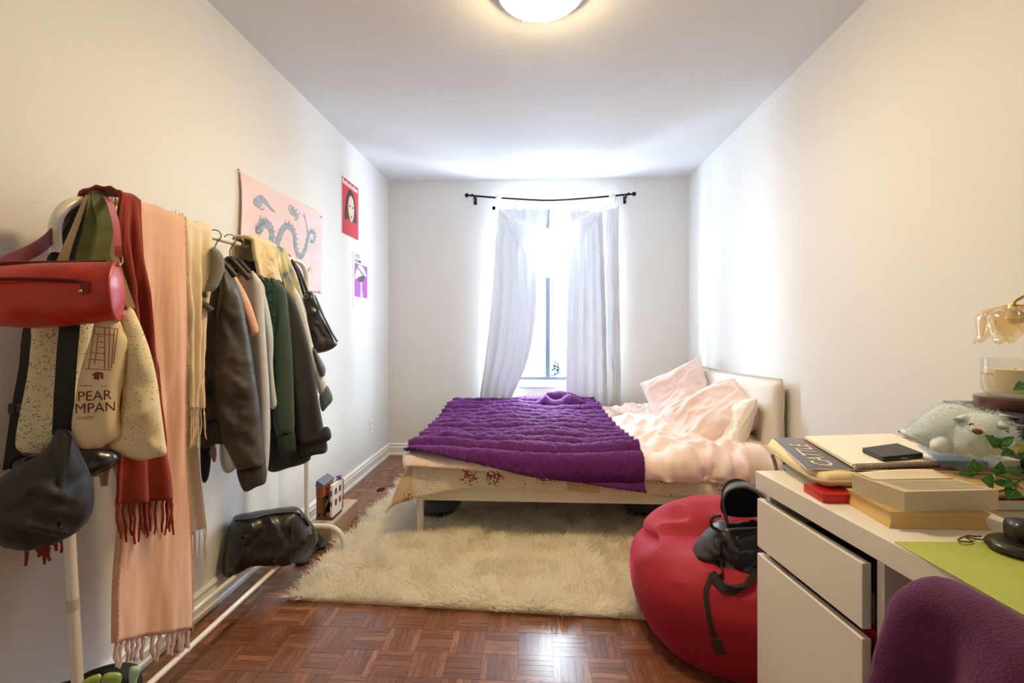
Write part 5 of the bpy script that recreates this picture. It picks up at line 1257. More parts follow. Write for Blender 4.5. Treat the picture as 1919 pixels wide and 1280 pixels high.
part('drain_pipe', MB().tube([(mx1 + 0.004, my1 - 0.004, mz + 0.19), (mx1 + 0.008, my1 - 0.002, mz + 0.15), (mx1 + 0.006, my1 - 0.004, mz + 0.08), (mx1 + 0.004, my1 - 0.004, mz + 0.02)], 0.0025, 6), C_('dark'), mh)

# small buckle on the floor and a sneaker at the near end
p = onZ(714, 918, 0.0)
solo('belt_buckle', MB().tube([p + Vector((0.022 * a_, 0.022 * b_, 0.004)) for a_, b_ in ((-1, -1), (1, -1), (1, 1), (-1, 1), (-1, -1))], 0.004, 6), M('buckle_black', srgb(20, 20, 22), 0.3), 'tiny dark rectangular buckle lying on the parquet by the rug edge', 'buckle')
sn = thing('sneaker', 'black and lime green sneaker at the near foot of the rack', 'shoe', pxd(200, 1300, 1.27))
g = camplane(200, 1285, 1.27, -0.25)
lime = M('shoe_lime', srgb(150, 176, 88), 0.4, coat=0.3); sblk = M('shoe_black', srgb(28, 30, 32), 0.75, bump=0.4, bscale=300)
part('upper', MB().inflate(U(g, [(92, 1292), (130, 1278), (165, 1262), (205, 1249), (245, 1247), (262, 1256), (268, 1285), (262, 1325), (200, 1335), (110, 1330), (84, 1315)]), g, 0.045, 0.045, 0.008, bump=lambda u, v: 0.005 * ridged(u * 20, v * 20, 1)), sblk, sn, angle=180)
g2 = Plane(g.o + g.n * 0.052, g.n)
part('heel_tab', MB().inflate(U(g2, [(243, 1252), (264, 1250), (258, 1272), (252, 1292), (243, 1290)]), g2, 0.010, 0.012, 0.006), M('shoe_mint', srgb(164, 206, 180), 0.35), sn, angle=180)
part('eye_panel', MB().inflate(U(g2, [(196, 1263), (228, 1263), (218, 1292), (186, 1292)]), g2, 0.008, 0.010, 0.006), lime, sn, angle=180)
part('side_panel', MB().inflate(U(g2, [(148, 1282), (168, 1268), (190, 1264), (182, 1292), (140, 1296)]), g2, 0.008, 0.012, 0.006), lime, sn, angle=180)
part('sole', MB().inflate(U(g, [(80, 1315), (180, 1328), (268, 1318), (270, 1342), (180, 1350), (86, 1340)]), g, 0.050, 0.02, 0.008), M('shoe_sole', srgb(220, 220, 214), 0.6), sn, angle=180)
# ================================================================ BEANBAG
bb_m = NT('velvet_red'); bc = bb_m.coord('Object')
bb_m.l(bb_m.mix(bb_m.noise(6, bc, 3), srgb(172, 18, 44), srgb(140, 10, 32)), bb_m.b.inputs['Base Color']); bb_m.b.inputs['Roughness'].default_value = 0.75
bb_m.b.inputs['Sheen Weight'].default_value = 0.6; bb_m.b.inputs['Sheen Roughness'].default_value = 0.4; bb_m.b.inputs['Sheen Tint'].default_value = (*srgb(236, 90, 140), 1)
bb_m.bump(bb_m.noise(250, bc, 2), 0.2, 0.002)
BC = Vector((0.75, 1.865, 0.0))
nth, nph = 140, 90
th_ = np.linspace(0, 2 * math.pi, nth + 1)[:-1][None, :]; ph = np.linspace(0.0, math.pi, nph)[:, None]
rr = 0.385 * np.sin(ph) ** 0.66
zz = 0.205 + np.where(np.cos(ph) > 0, 0.212, 0.285) * np.cos(ph)
dirx, diry = np.cos(th_), np.sin(th_)
back = np.clip(diry, 0, 1)                      # far side is fuller and higher
up_ = np.clip(np.cos(ph), 0, 1)
Z = zz + 0.045 * up_ * back - 0.03 * up_ * (1 - back)
# sat-in hollow, with a fold running round it
hol = np.exp(-(((rr * dirx - 0.02) / 0.24) ** 2 + ((rr * diry + 0.02) / 0.20) ** 2)) * up_
Z = Z - 0.06 * hol
fold = 0.016 * fbm(dirx * 1.1 + 3, diry * 1.1, ph * 0.9) * np.sin(ph) + 0.016 * ridged(dirx * 2.2, diry * 2.2 + 2, ph * 2.4) * up_
crease = -0.025 * np.exp(-((Z - 0.33 - 0.03 * np.sin(th_ * 2)) / 0.018) ** 2) * np.clip(np.cos(th_ - 2.4), 0, 1)
rr2 = rr + fold * np.clip(np.sin(ph) * 2, 0, 1) + crease
P = np.stack([BC.x + rr2 * dirx, BC.y + rr2 * diry, np.maximum(Z + fold * up_ * 0.8, 0.0) + 0 * th_], -1)
P[-1, :, 2] = 0.0
bean = thing('beanbag', 'crimson velvet beanbag chair beside the white desk', 'beanbag', BC)
bmesh_ = MB().grid(P, wrap=True)
part('cover', bmesh_, bb_m.m, bean, angle=180)
from mathutils.bvhtree import BVHTree
BVH = BVHTree.FromPolygons(bmesh_.v, bmesh_.f)
def on_bean(px, py, off=0.006):
    d = ray(px, py).normalized(); h = BVH.ray_cast(EYE, d)
    return (h[0] if h[0] is not None else EYE + ray(px, py) * 1.6) - d * off
tabp = [on_bean(x, y) for x, y in ((1334, 1078), (1323, 1105), (1324, 1130), (1330, 1165), (1338, 1192), (1343, 1200))]

# black backpack lying open on the beanbag
g = camplane(1365, 1000, 1.66, 0.15)
bp = thing('backpack', 'black backpack gaping open on top of the red beanbag', 'backpack', g.p(1365, 1085))
pk_m = M('pack_black', srgb(58, 61, 70), 0.42, var=0.35, vscale=14, bump=0.3, bscale=140, bdist=0.003, sheen=0.1)
part('pack_body', MB().inflate(U(g, [(1318, 1002), (1345, 978), (1380, 982), (1430, 980), (1440, 1030), (1430, 1075), (1405, 1092), (1370, 1086), (1335, 1062), (1308, 1044), (1298, 1028)]), g, 0.075, 0.06, 0.009,
     bump=wr(5, 30, 0.020)), pk_m, bp, angle=180)
# gaping top: a hood-like flap round a dark mouth
hood = []
for k, (x, y) in enumerate(smooth_line([(1358, 974), (1350, 945), (1350, 922), (1362, 905), (1388, 901), (1412, 912), (1430, 930), (1440, 968)], 28)):
    a_, b_ = g.uv(x, y); hood.append([g.w(a_, b_, 0.075), g.w(a_ + 0.006, b_ - 0.004, 0.04), g.w(a_ + 0.012, b_ - 0.010, 0.0), g.w(a_ + 0.02, b_ - 0.02, -0.06)])
part('open_flap', MB().grid(np.array([[tuple(v) for v in r] for r in hood])), pk_m, bp, solid=0.006, angle=180)
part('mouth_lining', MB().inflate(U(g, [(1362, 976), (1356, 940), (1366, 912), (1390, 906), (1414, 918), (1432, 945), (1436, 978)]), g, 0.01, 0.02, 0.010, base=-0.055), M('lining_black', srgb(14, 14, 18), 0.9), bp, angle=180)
part('zip', MB().tube([g.w(*g.uv(x, y), 0.085) for x, y in smooth_line([(1352, 978), (1362, 974), (1390, 972), (1425, 970)], 14)], 0.0045, 8), M('zip_black'), bp)
part('zip_pull', MB().ball(g.w(*g.uv(1355, 974), 0.092), 0.006, 8), M('snap_metal'), bp)
part('side_pocket', MB().inflate(U(g, [(1372, 990), (1398, 980), (1414, 986), (1415, 1060), (1392, 1062), (1370, 1046), (1368, 1015)]), g, 0.018, 0.02, 0.008, base=0.075, bump=vfold(40, 0.006, 2)), M('pack_panel', srgb(26, 28, 33), 0.55, bump=0.3), bp, angle=180)
part('grab_handle', MB().tube([g.w(*g.uv(x, y), 0.05) for x, y in smooth_line([(1345, 985), (1330, 975), (1332, 960), (1348, 955)], 14)], 0.006, 8), pk_m, bp)
part('strap', MB().strap([on_bean(x, y, 0.010) for x, y in smooth_line([(1300, 1030), (1318, 1046), (1338, 1050), (1350, 1060), (1352, 1078), (1340, 1086)], 24)], 0.020, 0.004, g.v), M('webbing_black'), bp)
part('shoulder_strap', MB().strap([Vector(p) for p in smooth_line([g.w(*g.uv(1424, 985), 0.11), g.w(*g.uv(1422, 1030), 0.125)] + [on_bean(x, y, 0.012) for x, y in ((1416, 1068), (1402, 1092), (1380, 1104), (1358, 1102), (1342, 1086), (1334, 1074))], 40)], 0.026, 0.012, g.u + g.v), M('webbing_black'), bp)
part('strap_tail', MB().strap([Vector(p) for p in smooth_line(tabp, 20)], 0.014, 0.003, g.u), M('webbing_black'), bp)
part('leather_tab', MB().strap([on_bean(x, y, 0.008) for x, y in ((1342, 1197), (1350, 1227))], 0.030, 0.004, g.u), M('tab_brown', srgb(58, 48, 42), 0.5), bp, smooth=False)

# ================================================================ DESK
D0 = Vector((0.636, 1.404, 0)); E1 = Vector((0.106, -0.994, 0)).normalized(); E2 = Vector((0.994, 0.106, 0)).normalized()
DR = Matrix(((E1.x, E2.x, 0), (E1.y, E2.y, 0), (0, 0, 1)))
def dk(s, t, z): return D0 + E1 * s + E2 * t + Vector((0, 0, z))
def dbox(mb, s0, s1, t0, t1, z0, z1):
    vs = [dk(s, t, z) for z in (z0, z1) for t in (t0, t1) for s in (s0, s1)]
    return mb.add(vs, [(0, 1, 3, 2), (4, 6, 7, 5), (0, 4, 5, 1), (2, 3, 7, 6), (0, 2, 6, 4), (1, 5, 7, 3)])
desk_m = M('desk_white', srgb(236, 232, 224), 0.38, coat=0.15)
desk = thing('desk', 'white desk with two drawers against the right wall', 'desk', dk(0.5, 0.31, 0))
DT, DL = 0.60, 1.0
part('desktop', dbox(MB(), 0, DL, 0, DT, 0.689, 0.740), desk_m, desk, smooth=False, bevel=0.002)
cbm = MB(); dbox(cbm, 0.018, 0.036, 0.022, DT - 0.04, 0.02, 0.689); dbox(cbm, 0.402, 0.420, 0.022, DT - 0.04, 0.02, 0.689); dbox(cbm, 0.036, 0.402, DT - 0.06, DT - 0.04, 0.02, 0.689); dbox(cbm, 0.036, 0.402, 0.03, DT - 0.06, 0.02, 0.04)
part('cabinet', cbm, desk_m, desk, smooth=False)
for nm, z0, z1, outp in (('drawer', 0.527, 0.664, 0.0), ('drawer', 0.045, 0.507, 0.0)):
    dm = MB(); dbox(dm, 0.010, 0.390, outp, outp + 0.020, z0, z1)
    dr_ = part(nm, dm, desk_m, desk, smooth=False, bevel=0.0015)
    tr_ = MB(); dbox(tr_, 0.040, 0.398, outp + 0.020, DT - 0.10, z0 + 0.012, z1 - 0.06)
    part('drawer_tray', tr_, M('drawer_inside_shade', srgb(70, 66, 62), 0.7), dr_, smooth=False)  # tray coloured dark so the shade inside the drawer gaps is painted in
rd = MB(); dbox(rd, 0.33, 0.388, 0.04, 0.20, 0.478, 0.512)
solo('red_case', rd, M('folder_red', srgb(176, 16, 30), 0.5), 'red case edge showing inside the gap between the two drawers', 'case', smooth=False)
lg = MB(); dbox(lg, DL - 0.03, DL, 0.02, DT - 0.02, 0.0, 0.689)
part('side_panel', lg, desk_m, desk, smooth=False, bevel=0.0015)
for s, t in ((0.03, 0.05), (0.03, DT - 0.06), (0.41, 0.05), (0.41, DT - 0.06)):
    fm = MB(); dbox(fm, s - 0.012, s + 0.012, t - 0.012, t + 0.012, 0, 0.02); part('foot', fm, M('foot_grey', srgb(120, 120, 120), 0.6), desk, smooth=False)

ZD = 0.7402
def quad_prism(corners, z0, th):
    return MB().prism([Vector((c.x, c.y, z0)) for c in corners], (0, 0, 1), th)
def ccw(c):
    a = sum(c[i - 1].x * c[i].y - c[i].x * c[i - 1].y for i in range(len(c)))
    return c if a > 0 else c[::-1]
# --- loose papers
pc_ = ccw([onZ(1462, 872, ZD), onZ(1520, 922, ZD), onZ(1600, 905, ZD), onZ(1560, 866, ZD)])
ps = thing('paper_sheets', 'loose white papers under the cream laptop sleeve', 'paper', pc_[0])
for k in range(3):
    part('sheet', quad_prism([c + Vector((0.004 * k, -0.003 * k, 0)) for c in pc_], ZD + 0.0012 * k, 0.001), M('paper_white', srgb(236, 236, 240), 0.7), ps, smooth=False)
# --- red box
a_, b_, c_ = onZ(1506, 921, ZD), onZ(1542, 943, ZD), onZ(1584, 943, ZD)
rb = thing('red_box', 'small bright red box under the front of the cream sleeve', 'box', b_)
rc = [b_, c_ + Vector((0.03, 0, 0)), c_ + Vector((0.03, 0, 0)) + (a_ - b_), a_]
part('box_body', quad_prism(ccw(rc), ZD, 0.021), M('box_red', srgb(190, 12, 26), 0.4, coat=0.2), rb, smooth=False, bevel=0.001)
stp = Plane((a_ + b_) / 2 + Vector((0, 0, 0.004)), (-1, 0, 0))
part('side_print', text_mb('EXTRA', stp, -0.030, 0.001, 0.018, 0.0015), M('print_rose', srgb(224, 90, 90), 0.5), rb, smooth=False)
# --- cream padded laptop sleeve
zs = 0.779
sl = [onZ(1436, 836, zs), onZ(1444, 828, zs), onZ(1640, 826, zs), onZ(1740, 890, zs), onZ(1600, 903, zs), onZ(1548, 903, zs), onZ(1520, 893, zs), onZ(1470, 862, zs)]
hp_ = type('PP', (), dict(o=Vector((0, 0, zs)), u=Vector((1, 0, 0)), v=Vector((0, 1, 0)), n=Vector((0, 0, 1))))()
sv = thing('laptop_sleeve', 'padded cream laptop sleeve lying under the notebook pile', 'laptop sleeve', Vector((sl[0].x, sl[0].y, zs - 0.015)))
slv_m = M('sleeve_cream', srgb(232, 214, 168), 0.7, bump=0.25, bscale=400, bdist=0.001)
part('sleeve_body', MB().inflate([(p.x, p.y) for p in sl], hp_, 0.017, 0.022, 0.010, bump=lambda u, v: 0.002 * np.sin(u * 60), smooth=False), slv_m, sv, angle=180)
part('zip', MB().tube([Vector((p[0], p[1], zs)) for p in smooth_line([sl[0] + Vector((-0.002, 0, 0)), sl[7] + Vector((-0.004, -0.002, 0)), sl[6] + Vector((-0.003, -0.003, 0)), sl[5] + Vector((0, -0.003, 0)), sl[4] + Vector((0, -0.003, 0))], 40)], 0.0045, 8), M('zip_tan', srgb(196, 178, 140), 0.6), sv)
zt0 = EYE + ray(1446, 850) * 1.40
part('zip_tab', MB().strap([EYE + ray(x, y) * z for x, y, z in ((1447, 852, 1.405), (1452, 866, 1.395), (1459, 895, 1.375))], 0.010, 0.003, Vector((1, 0, 0))), M('tab_olive', srgb(128, 120, 96), 0.6), sv, smooth=False)
# --- magazine
zm = 0.7975
mg = [onZ(1448, 823, zm), onZ(1511, 880, zm), onZ(1798, 886, zm), onZ(1700, 822, zm)]
mz_ = thing('magazine', 'dark glossy magazine with pale script title sticking out under the notebook', 'magazine', Vector((mg[1].x, mg[1].y, zm)))
mq = NT('magazine_cover'); mt_ = mq.coord('Object'); ms = mq.n('ShaderNodeSeparateXYZ'); mq.l(mt_, ms.inputs[0])
mq.l(mq.mix(mq.math('GREATER_THAN', mq.math('ADD', ms.outputs[0], mq.math('MULTIPLY', mq.noise(9, mt_, 3), 0.12)), 0.20), mq.mix(mq.noise(14, mt_, 3), srgb(30, 32, 38), srgb(72, 66, 66)), mq.mix(mq.noise(22, mt_, 3), srgb(150, 52, 44), srgb(74, 66, 66))), mq.b.inputs['Base Color']); mq.b.inputs['Roughness'].default_value = 0.25
part('cover', quad_prism(ccw(mg), zm + 0.004, 0.0008), mq.m, mz_, smooth=False)
part('pages', quad_prism(ccw(mg), zm, 0.004), M('paper_white'), mz_, smooth=False)
mu = (mg[0] - mg[1]).normalized(); mp_ = type('PP', (), {})(); mv = Vector((0, 0, 1)).cross(mu)
if mv.x > 0: mv = -mv
mp_.w = lambda u, v, h=0: Vector((mg[1].x, mg[1].y, zm + 0.0052)) + mu * u + mv * v + Vector((0, 0, h))
part('title', text_mb('CATTLE', mp_, 0.030, -0.075, 0.070, 0.0002, sx=0.95), M('ink_pale', srgb(226, 212, 200), 0.5), mz_, smooth=False)
# --- spiral notebook
zn = 0.8035
nb = [onZ(1507, 818, zn + .008), onZ(1602, 873, zn + .008), onZ(1800, 866, zn + .008), onZ(1672, 813, zn + .008)]
nt = thing('spiral_notebook', 'open white spiral sketchbook on top of the desk pile', 'notebook', Vector((nb[1].x, nb[1].y, zn)))
part('back_cover', quad_prism(ccw(nb), zn, 0.002), M('notebook_tan', srgb(188, 150, 122), 0.7), nt, smooth=False)
part('page_block', quad_prism(ccw(nb), zn + 0.002, 0.007), M('paper_cream', srgb(244, 240, 228), 0.75, bump=0.1), nt, smooth=False)
hv = (nb[2] - nb[1]); nrm_ = Vector((0, 0, 1)).cross(hv).normalized(); coil = []
nc = 46
for k in range(nc * 8 + 1):
    f = k / (nc * 8); t = f * nc * 2 * math.pi
    coil.append(Vector((nb[1].x, nb[1].y, zn + 0.005)) + hv * f + nrm_ * (0.0065 * math.cos(t)) + Vector((0, 0, 0.0075 * math.sin(t))))
part('spiral_binding', MB().tube(coil, 0.0012, 5), M('wire_brown', srgb(150, 128, 104), 0.4, metal=0.5), nt)
# --- black wallet
zw = zn + 0.0095
wl = [onZ(1615, 840, zw + .012), onZ(1655, 857, zw + .012), onZ(1731, 850, zw + .012), onZ(1722, 842, zw + .012), onZ(1681, 831, zw + .012)]
wt = thing('wallet', 'flat black wallet lying on the open sketchbook', 'wallet', Vector((wl[0].x, wl[0].y, zw)))
wq = ccw([Vector((p.x, p.y, 0)) for p in (wl[0], wl[1], wl[2], wl[4])])
part('wallet_body', quad_prism(wq, zw, 0.011), M('wallet_black', srgb(38, 37, 38), 0.55, bump=0.2), wt, smooth=False, bevel=0.004)
part('cover_flap', quad_prism(wq, zw + 0.0112, 0.002), M('wallet_flap', srgb(56, 55, 54), 0.5, bump=0.2), wt, smooth=False, bevel=0.001)
cl = (wl[1] + wl[2]) / 2
part('clasp', MB().ball(Vector((cl.x, cl.y - 0.001, zw + 0.005)), (0.010, 0.003, 0.003), 10), M('clasp_blue', srgb(120, 140, 170), 0.3), wt)
# --- two thick books
def book(name, label, c4, z0, h, cover, pages, curved=0.0, covers=True, spine=3):
    """c4: corners ccw, [0]-[1] is the edge facing the camera"""
    b = thing(name, label, 'book', Vector((c4[0].x, c4[0].y, z0)), 'books on the desk')
    ct = 0.0015 if covers else 0.0
    n = 12; rows = []
    ctr = sum((Vector((c.x, c.y, 0)) for c in c4), Vector()) / 4
    for k in range(n + 1):
        f = k / n; sh = -curved * math.sin(math.pi * f)
        rows.append([Vector((c.x, c.y, 0)) + (Vector((c.x, c.y, 0)) - ctr).normalized() * sh + Vector((0, 0, z0 + ct + (h - 2 * ct) * f)) for c in c4])
    q = MB().grid(np.array([[tuple(v) for v in r] for r in rows]), wrap=True); q.f += [(3, 2, 1, 0), (n * 4, n * 4 + 1, n * 4 + 2, n * 4 + 3)]
    part('page_block', q, pages, b, smooth=False)
    if covers:
        part('cover', quad_prism(c4, z0, ct), cover, b, smooth=False); part('cover', quad_prism(c4, z0 + h - ct, ct), cover, b, smooth=False)
    return b
def page_mat(name, col):
    q = NT(name); w = q.n('ShaderNodeTexWave'); w.bands_direction = 'Z'; w.inputs['Scale'].default_value = 260; w.inputs['Distortion'].default_value = 2.0; w.inputs['Detail'].default_value = 2; q.l(q.coord('Object'), w.inputs['Vector'])
    q.l(q.mix(w.outputs['Fac'], tuple(c * 0.78 for c in col), col), q.b.inputs['Base Color']); q.b.inputs['Roughness'].default_value = 0.85; q.bump(w.outputs['Fac'], 0.3, 0.001); MATS[name] = q.m; return q.m
yel = page_mat('pages_yellow', srgb(222, 186, 122)); gry = page_mat('pages_grey', srgb(212, 198, 170))
b1 = [onZ(1667, 990, ZD), onZ(1857, 994, ZD)]; dv_ = onZ(1586, 942, ZD) - b1[0]
book('thick_book', 'thick yellowed paperback at the bottom of the two-book stack', [b1[0], b1[1], b1[1] + dv_, b1[0] + dv_], ZD, 0.034, M('cover_tan', srgb(196, 164, 108), 0.6), yel, curved=0.007)
z2 = ZD + 0.034
b2 = [onZ(1695, 960, z2), onZ(1871, 956, z2)]; dv2 = onZ(1597, 923, z2) - b2[0]
dv2 = dv2 * 1.0
tb = book('thick_book', 'thick grey-paged paperback lying open face up on the yellowed one', [b2[0], b2[1], b2[1] + dv2, b2[0] + dv2], z2, 0.042, gry, gry, curved=0.0, covers=False)
def on_b2(f, g_, h): return Vector((0, 0, z2 + 0.042 + h)) + Vector((b2[0].x, b2[0].y, 0)) + (b2[1] - b2[0]) * f + dv2 * g_
q = MB()
for k in range(16):
    g_ = 0.08 + 0.03 * k; l_ = 0.80 - (0.25 if k % 5 == 4 else 0)
    q.add([on_b2(0.10, g_, .0003), on_b2(0.10 + l_, g_, .0003), on_b2(0.10 + l_, g_ + 0.010, .0003), on_b2(0.10, g_ + 0.010, .0003)], [(0, 1, 2, 3)])
o_ = part('printed_lines', q, M('print_grey', srgb(176, 164, 142), 0.8), tb, smooth=False); o_['kind'] = 'stuff'
pg = np.array([[tuple(on_b2(0.05 + 0.9 * u_, 0.62 + 0.36 * v_, 0.001 + 0.009 * v_ ** 1.5 * math.sin(math.pi * (0.1 + 0.6 * u_)))) for v_ in np.linspace(0, 1, 8)] for u_ in np.linspace(0, 1, 14)])
part('lifted_page', MB().grid(pg), M('page_loose', srgb(226, 214, 190), 0.8), tb, solid=0.0006, angle=180)
# --- low pile of books on the right
zA = ZD; A0 = onZ(1868, 957, zA); A1 = A0 + Vector((0.25, 0.005, 0)); Ad = Vector((-0.01, 0.17, 0))
book('flat_book', 'white-paged book with a red cover at the bottom of the right pile', [A0, A1, A1 + Ad, A0 + Ad], zA, 0.024, M('cover_brick', srgb(150, 48, 36), 0.5), page_mat('pages_white', srgb(226, 224, 214)))
B0_ = A0 + Vector((-0.0, 0.012, 0)); book('flat_book', 'olive covered book in the middle of the right pile', [B0_, B0_ + Vector((0.25, 0.01, 0)), B0_ + Vector((0.24, 0.17, 0)), B0_ + Vector((-0.01, 0.16, 0))], zA + 0.0242, 0.020, M('cover_olive', srgb(150, 144, 96), 0.5), page_mat('pages_olive', srgb(190, 180, 130)))
C0_ = onZ(1788, 893, zA + 0.0445); C0_ = Vector((min(C0_.x, 0.99), 1.075 + 0.02, 0)) ; book('flat_book', 'wood-toned book on top of the right pile under the white box', [C0_, C0_ + Vector((0.22, 0.0, 0)), C0_ + Vector((0.22, 0.19, 0)), C0_ + Vector((0.0, 0.19, 0))], zA + 0.0445, 0.012, M('cover_wood', srgb(206, 166, 104), 0.5), page_mat('pages_tan', srgb(214, 186, 130)))
# --- white box
zB = zA + 0.0568; f0 = onZ(1874, 888, zB); l0 = onZ(1811, 868, zB); r0 = f0 + Vector((0.12, 0.03, 0))
wx = thing('white_box', 'small white box with a tiny hole in front of the plush toy', 'box', f0)
part('box_body', quad_prism(ccw([f0, r0, r0 + (l0 - f0), l0]), zB, 0.030), M('box_white', srgb(238, 234, 224), 0.5), wx, smooth=False, bevel=0.002)
mid = l0 + (f0 - l0) * 0.42; nn_ = Vector((-(f0 - l0).y, (f0 - l0).x, 0)).normalized(); nn_ = nn_ if nn_.dot(EYE - mid) > 0 else -nn_
part('hole', MB().ball(Vector((mid.x, mid.y, zB + 0.016)) + nn_ * 0.0005, 0.003, 8), M('slot_dark'), wx)
# --- folder pile under the plush
fp = ccw([onZ(1700, 838, 0.79), onZ(1800, 876, 0.79), onZ(1812, 868, 0.79), onZ(1812, 848, 0.79) , onZ(1720, 826, 0.79)])
fo = thing('document_folder', 'pale blue document folder under the plush toy', 'folder', Vector((fp[0].x, fp[0].y, ZD)))
fpb = ccw([Vector((1.02, 1.245, 0)), Vector((1.165, 1.245, 0)), Vector((1.17, 1.40, 0)), Vector((1.10, 1.42, 0))])
part('folder_body', quad_prism(fpb, ZD, 0.078), M('folder_blue', srgb(150, 170, 190), 0.6), fo, smooth=False, bevel=0.002)
part('folder_spine', quad_prism([p + Vector((0, -0.002, 0)) for p in fpb], ZD + 0.005, 0.012), M('folder_navy', srgb(40, 56, 84), 0.5), fo, smooth=False)

# ================================================================ PLUSH TOY
gp = camplane(1790, 805, 1.19, -0.22)
pt = thing('plush_toy', 'pale blue plush animal with closed eyes lying on its belly', 'plush toy', gp.p(1790, 848))
plm = M('plush_blue', srgb(222, 232, 236), 0.95, var=0.05, vscale=12, bump=0.5, bscale=200, bdist=0.003, sheen=0.5)
pbody = MB().inflate(U(gp, [(1700, 806), (1716, 792), (1736, 774), (1760, 760), (1790, 757), (1815, 764), (1836, 778), (1840, 810), (1834, 838), (1800, 847), (1770, 842), (1740, 832), (1718, 822)]), gp, 0.070, 0.075, 0.008)
phead = MB().inflate(U(gp, [(1798, 790), (1812, 774), (1838, 770), (1868, 774), (1890, 788), (1906, 810), (1910, 832), (1896, 846), (1860, 849), (1825, 848), (1800, 838), (1793, 815)]), gp, 0.066, 0.065, 0.008, base=0.035)
part('body', pbody, plm, pt, angle=180)
hd = part('head', phead, plm, pt, angle=180)
part('arm', MB().inflate(U(gp, [(1758, 820), (1772, 811), (1792, 812), (1800, 826), (1796, 842), (1775, 842), (1758, 834)]), gp, 0.025, 0.03, 0.007, base=0.062), plm, pt, angle=180)
part('tail', MB().inflate(U(gp, [(1690, 806), (1704, 802), (1730, 810), (1755, 822), (1758, 838), (1730, 828), (1706, 816)]), gp, 0.022, 0.02, 0.007, base=0.030), plm, pt, angle=180)
for o1 in ([(1804, 786), (1808, 776), (1822, 771), (1830, 776), (1824, 783), (1810, 788)], [(1884, 786), (1892, 783), (1902, 794), (1904, 804), (1896, 800)]):
    e_ = part('ear', MB().inflate(U(gp, o1), gp, 0.016, 0.014, 0.005, base=0.072), plm, hd, angle=180)
    c_u = sum((np.array(gp.uv(*p)) for p in o1)) / len(o1)
    part('inner_ear', MB().ball(gp.w(c_u[0], c_u[1], 0.086), (0.011, 0.004, 0.005), 10, Matrix((gp.u, gp.n, gp.v)).transposed()), M('plush_grey', srgb(140, 150, 160), 0.95), e_)
part('nose', MB().ball(gp.w(*gp.uv(1853, 799), 0.101), (0.010, 0.006, 0.0065), 14, Matrix((gp.u, gp.n, gp.v)).transposed()), M('nose_brown', srgb(112, 44, 22), 0.5), hd)
part('muzzle', MB().inflate(U(gp, [(1838, 800), (1848, 792), (1862, 795), (1872, 804), (1866, 814), (1850, 814)]), gp, 0.014, 0.016, 0.005, base=0.088), M('plush_cream', srgb(222, 222, 212), 0.95, bump=0.4, bscale=200), hd, angle=180)
for pts in ([(1872, 806), (1877, 808), (1882, 806)], [(1838, 788), (1842, 785), (1846, 787)]):
    part('closed_eye', MB().tube([gp.w(*gp.uv(x, y), 0.0995) for x, y in pts], 0.0016, 6), M('stitch_dark', srgb(70, 74, 82), 0.8), hd)
for own, mbx in ((pt, pbody), (hd, phead)):
    V = np.array(mbx.v); V = V[(V - np.array(gp.o)) @ np.array(gp.n) > -0.02]; k = RNG.integers(0, len(V), 9000)
    ctr = V.mean(0) - np.array(gp.n) * 0.02; Nn = V[k] - ctr; Nn /= np.linalg.norm(Nn, axis=1)[:, None]; Nn += RNG.normal(0, 0.3, Nn.shape); Nn /= np.linalg.norm(Nn, axis=1)[:, None]
    tuft_object('fur', V[k] + RNG.normal(0, 0.0045, (len(k), 3)), Nn, RNG.uniform(0.004, 0.008, len(k)), np.full(len(k), 0.00035), M('plush_fur', srgb(228, 238, 242), 0.95), own)

# ================================================================ DESK SHELF, CANDLE, LAMP
LC = Vector((1.255, 0, 0)); a_ = ray(1902, 700); LC.y = LC.x * a_.y / a_.x
zcL = LC.y * CS - LC.x * SN; kz = zcL / F_PX
def zl(py): return CAM_H - (py - 616) * kz
ZSH = zl(766)
sh = thing('desk_shelf', 'low dark metal desk riser holding books and the candle', 'shelf', (1.2, 1.2, ZD))
blk = M('shelf_black', srgb(52, 58, 64), 0.4, metal=0.3)
sx0, sx1, sy0, sy1 = 1.185, 1.335, 1.05, onZ(1784, 751, ZSH).y
part('top_plate', MB().bx(sx0, sx1, sy0, sy1, ZSH - 0.006, ZSH), blk, sh, smooth=False, bevel=0.001)
for y in (sy0 + 0.004, sy1 - 0.004): part('end_panel', MB().bx(sx0 + 0.04, sx1, y - 0.003, y + 0.003, ZD, ZSH - 0.006), blk, sh, smooth=False)
yb0 = sy1 - 0.012
for k, (w, h, c, nm) in enumerate(((0.040, 0.165, (120, 150, 150), 'pale teal'), (0.036, 0.168, (96, 110, 120), 'slate grey'), (0.052, 0.162, (128, 72, 66), 'maroon'), (0.040, 0.170, (84, 104, 108), 'dusty green'), (0.040, 0.172, (20, 20, 22), 'black'))):
    h = min(h, ZSH - 0.008 - ZD)
    b = thing('upright_book', nm + ' book standing upright under the desk riser', 'book', ((sx0 + sx1) / 2, yb0 - w / 2, ZD), 'books under the riser')
    part('cover', MB().bx(sx0 + 0.012, sx1 - 0.02, yb0 - w + 0.001, yb0 - 0.001, ZD, ZD + h), M('spine_' + nm.replace(' ', '_'), srgb(*c), 0.5), b, smooth=False, bevel=0.003)
    part('page_block', MB().bx(sx0 + 0.016, sx1 - 0.024, yb0 - w + 0.004, yb0 - 0.004, ZD + h, ZD + h + 0.0005), M('paper_cream'), b, smooth=False)
    yb0 -= w
cw = thing('candle_lamp', 'candle warmer lamp with amber glass petals on a dark wooden base', 'lamp', (LC.x, LC.y, ZSH))
z0 = ZSH; zt_ = zl(743)
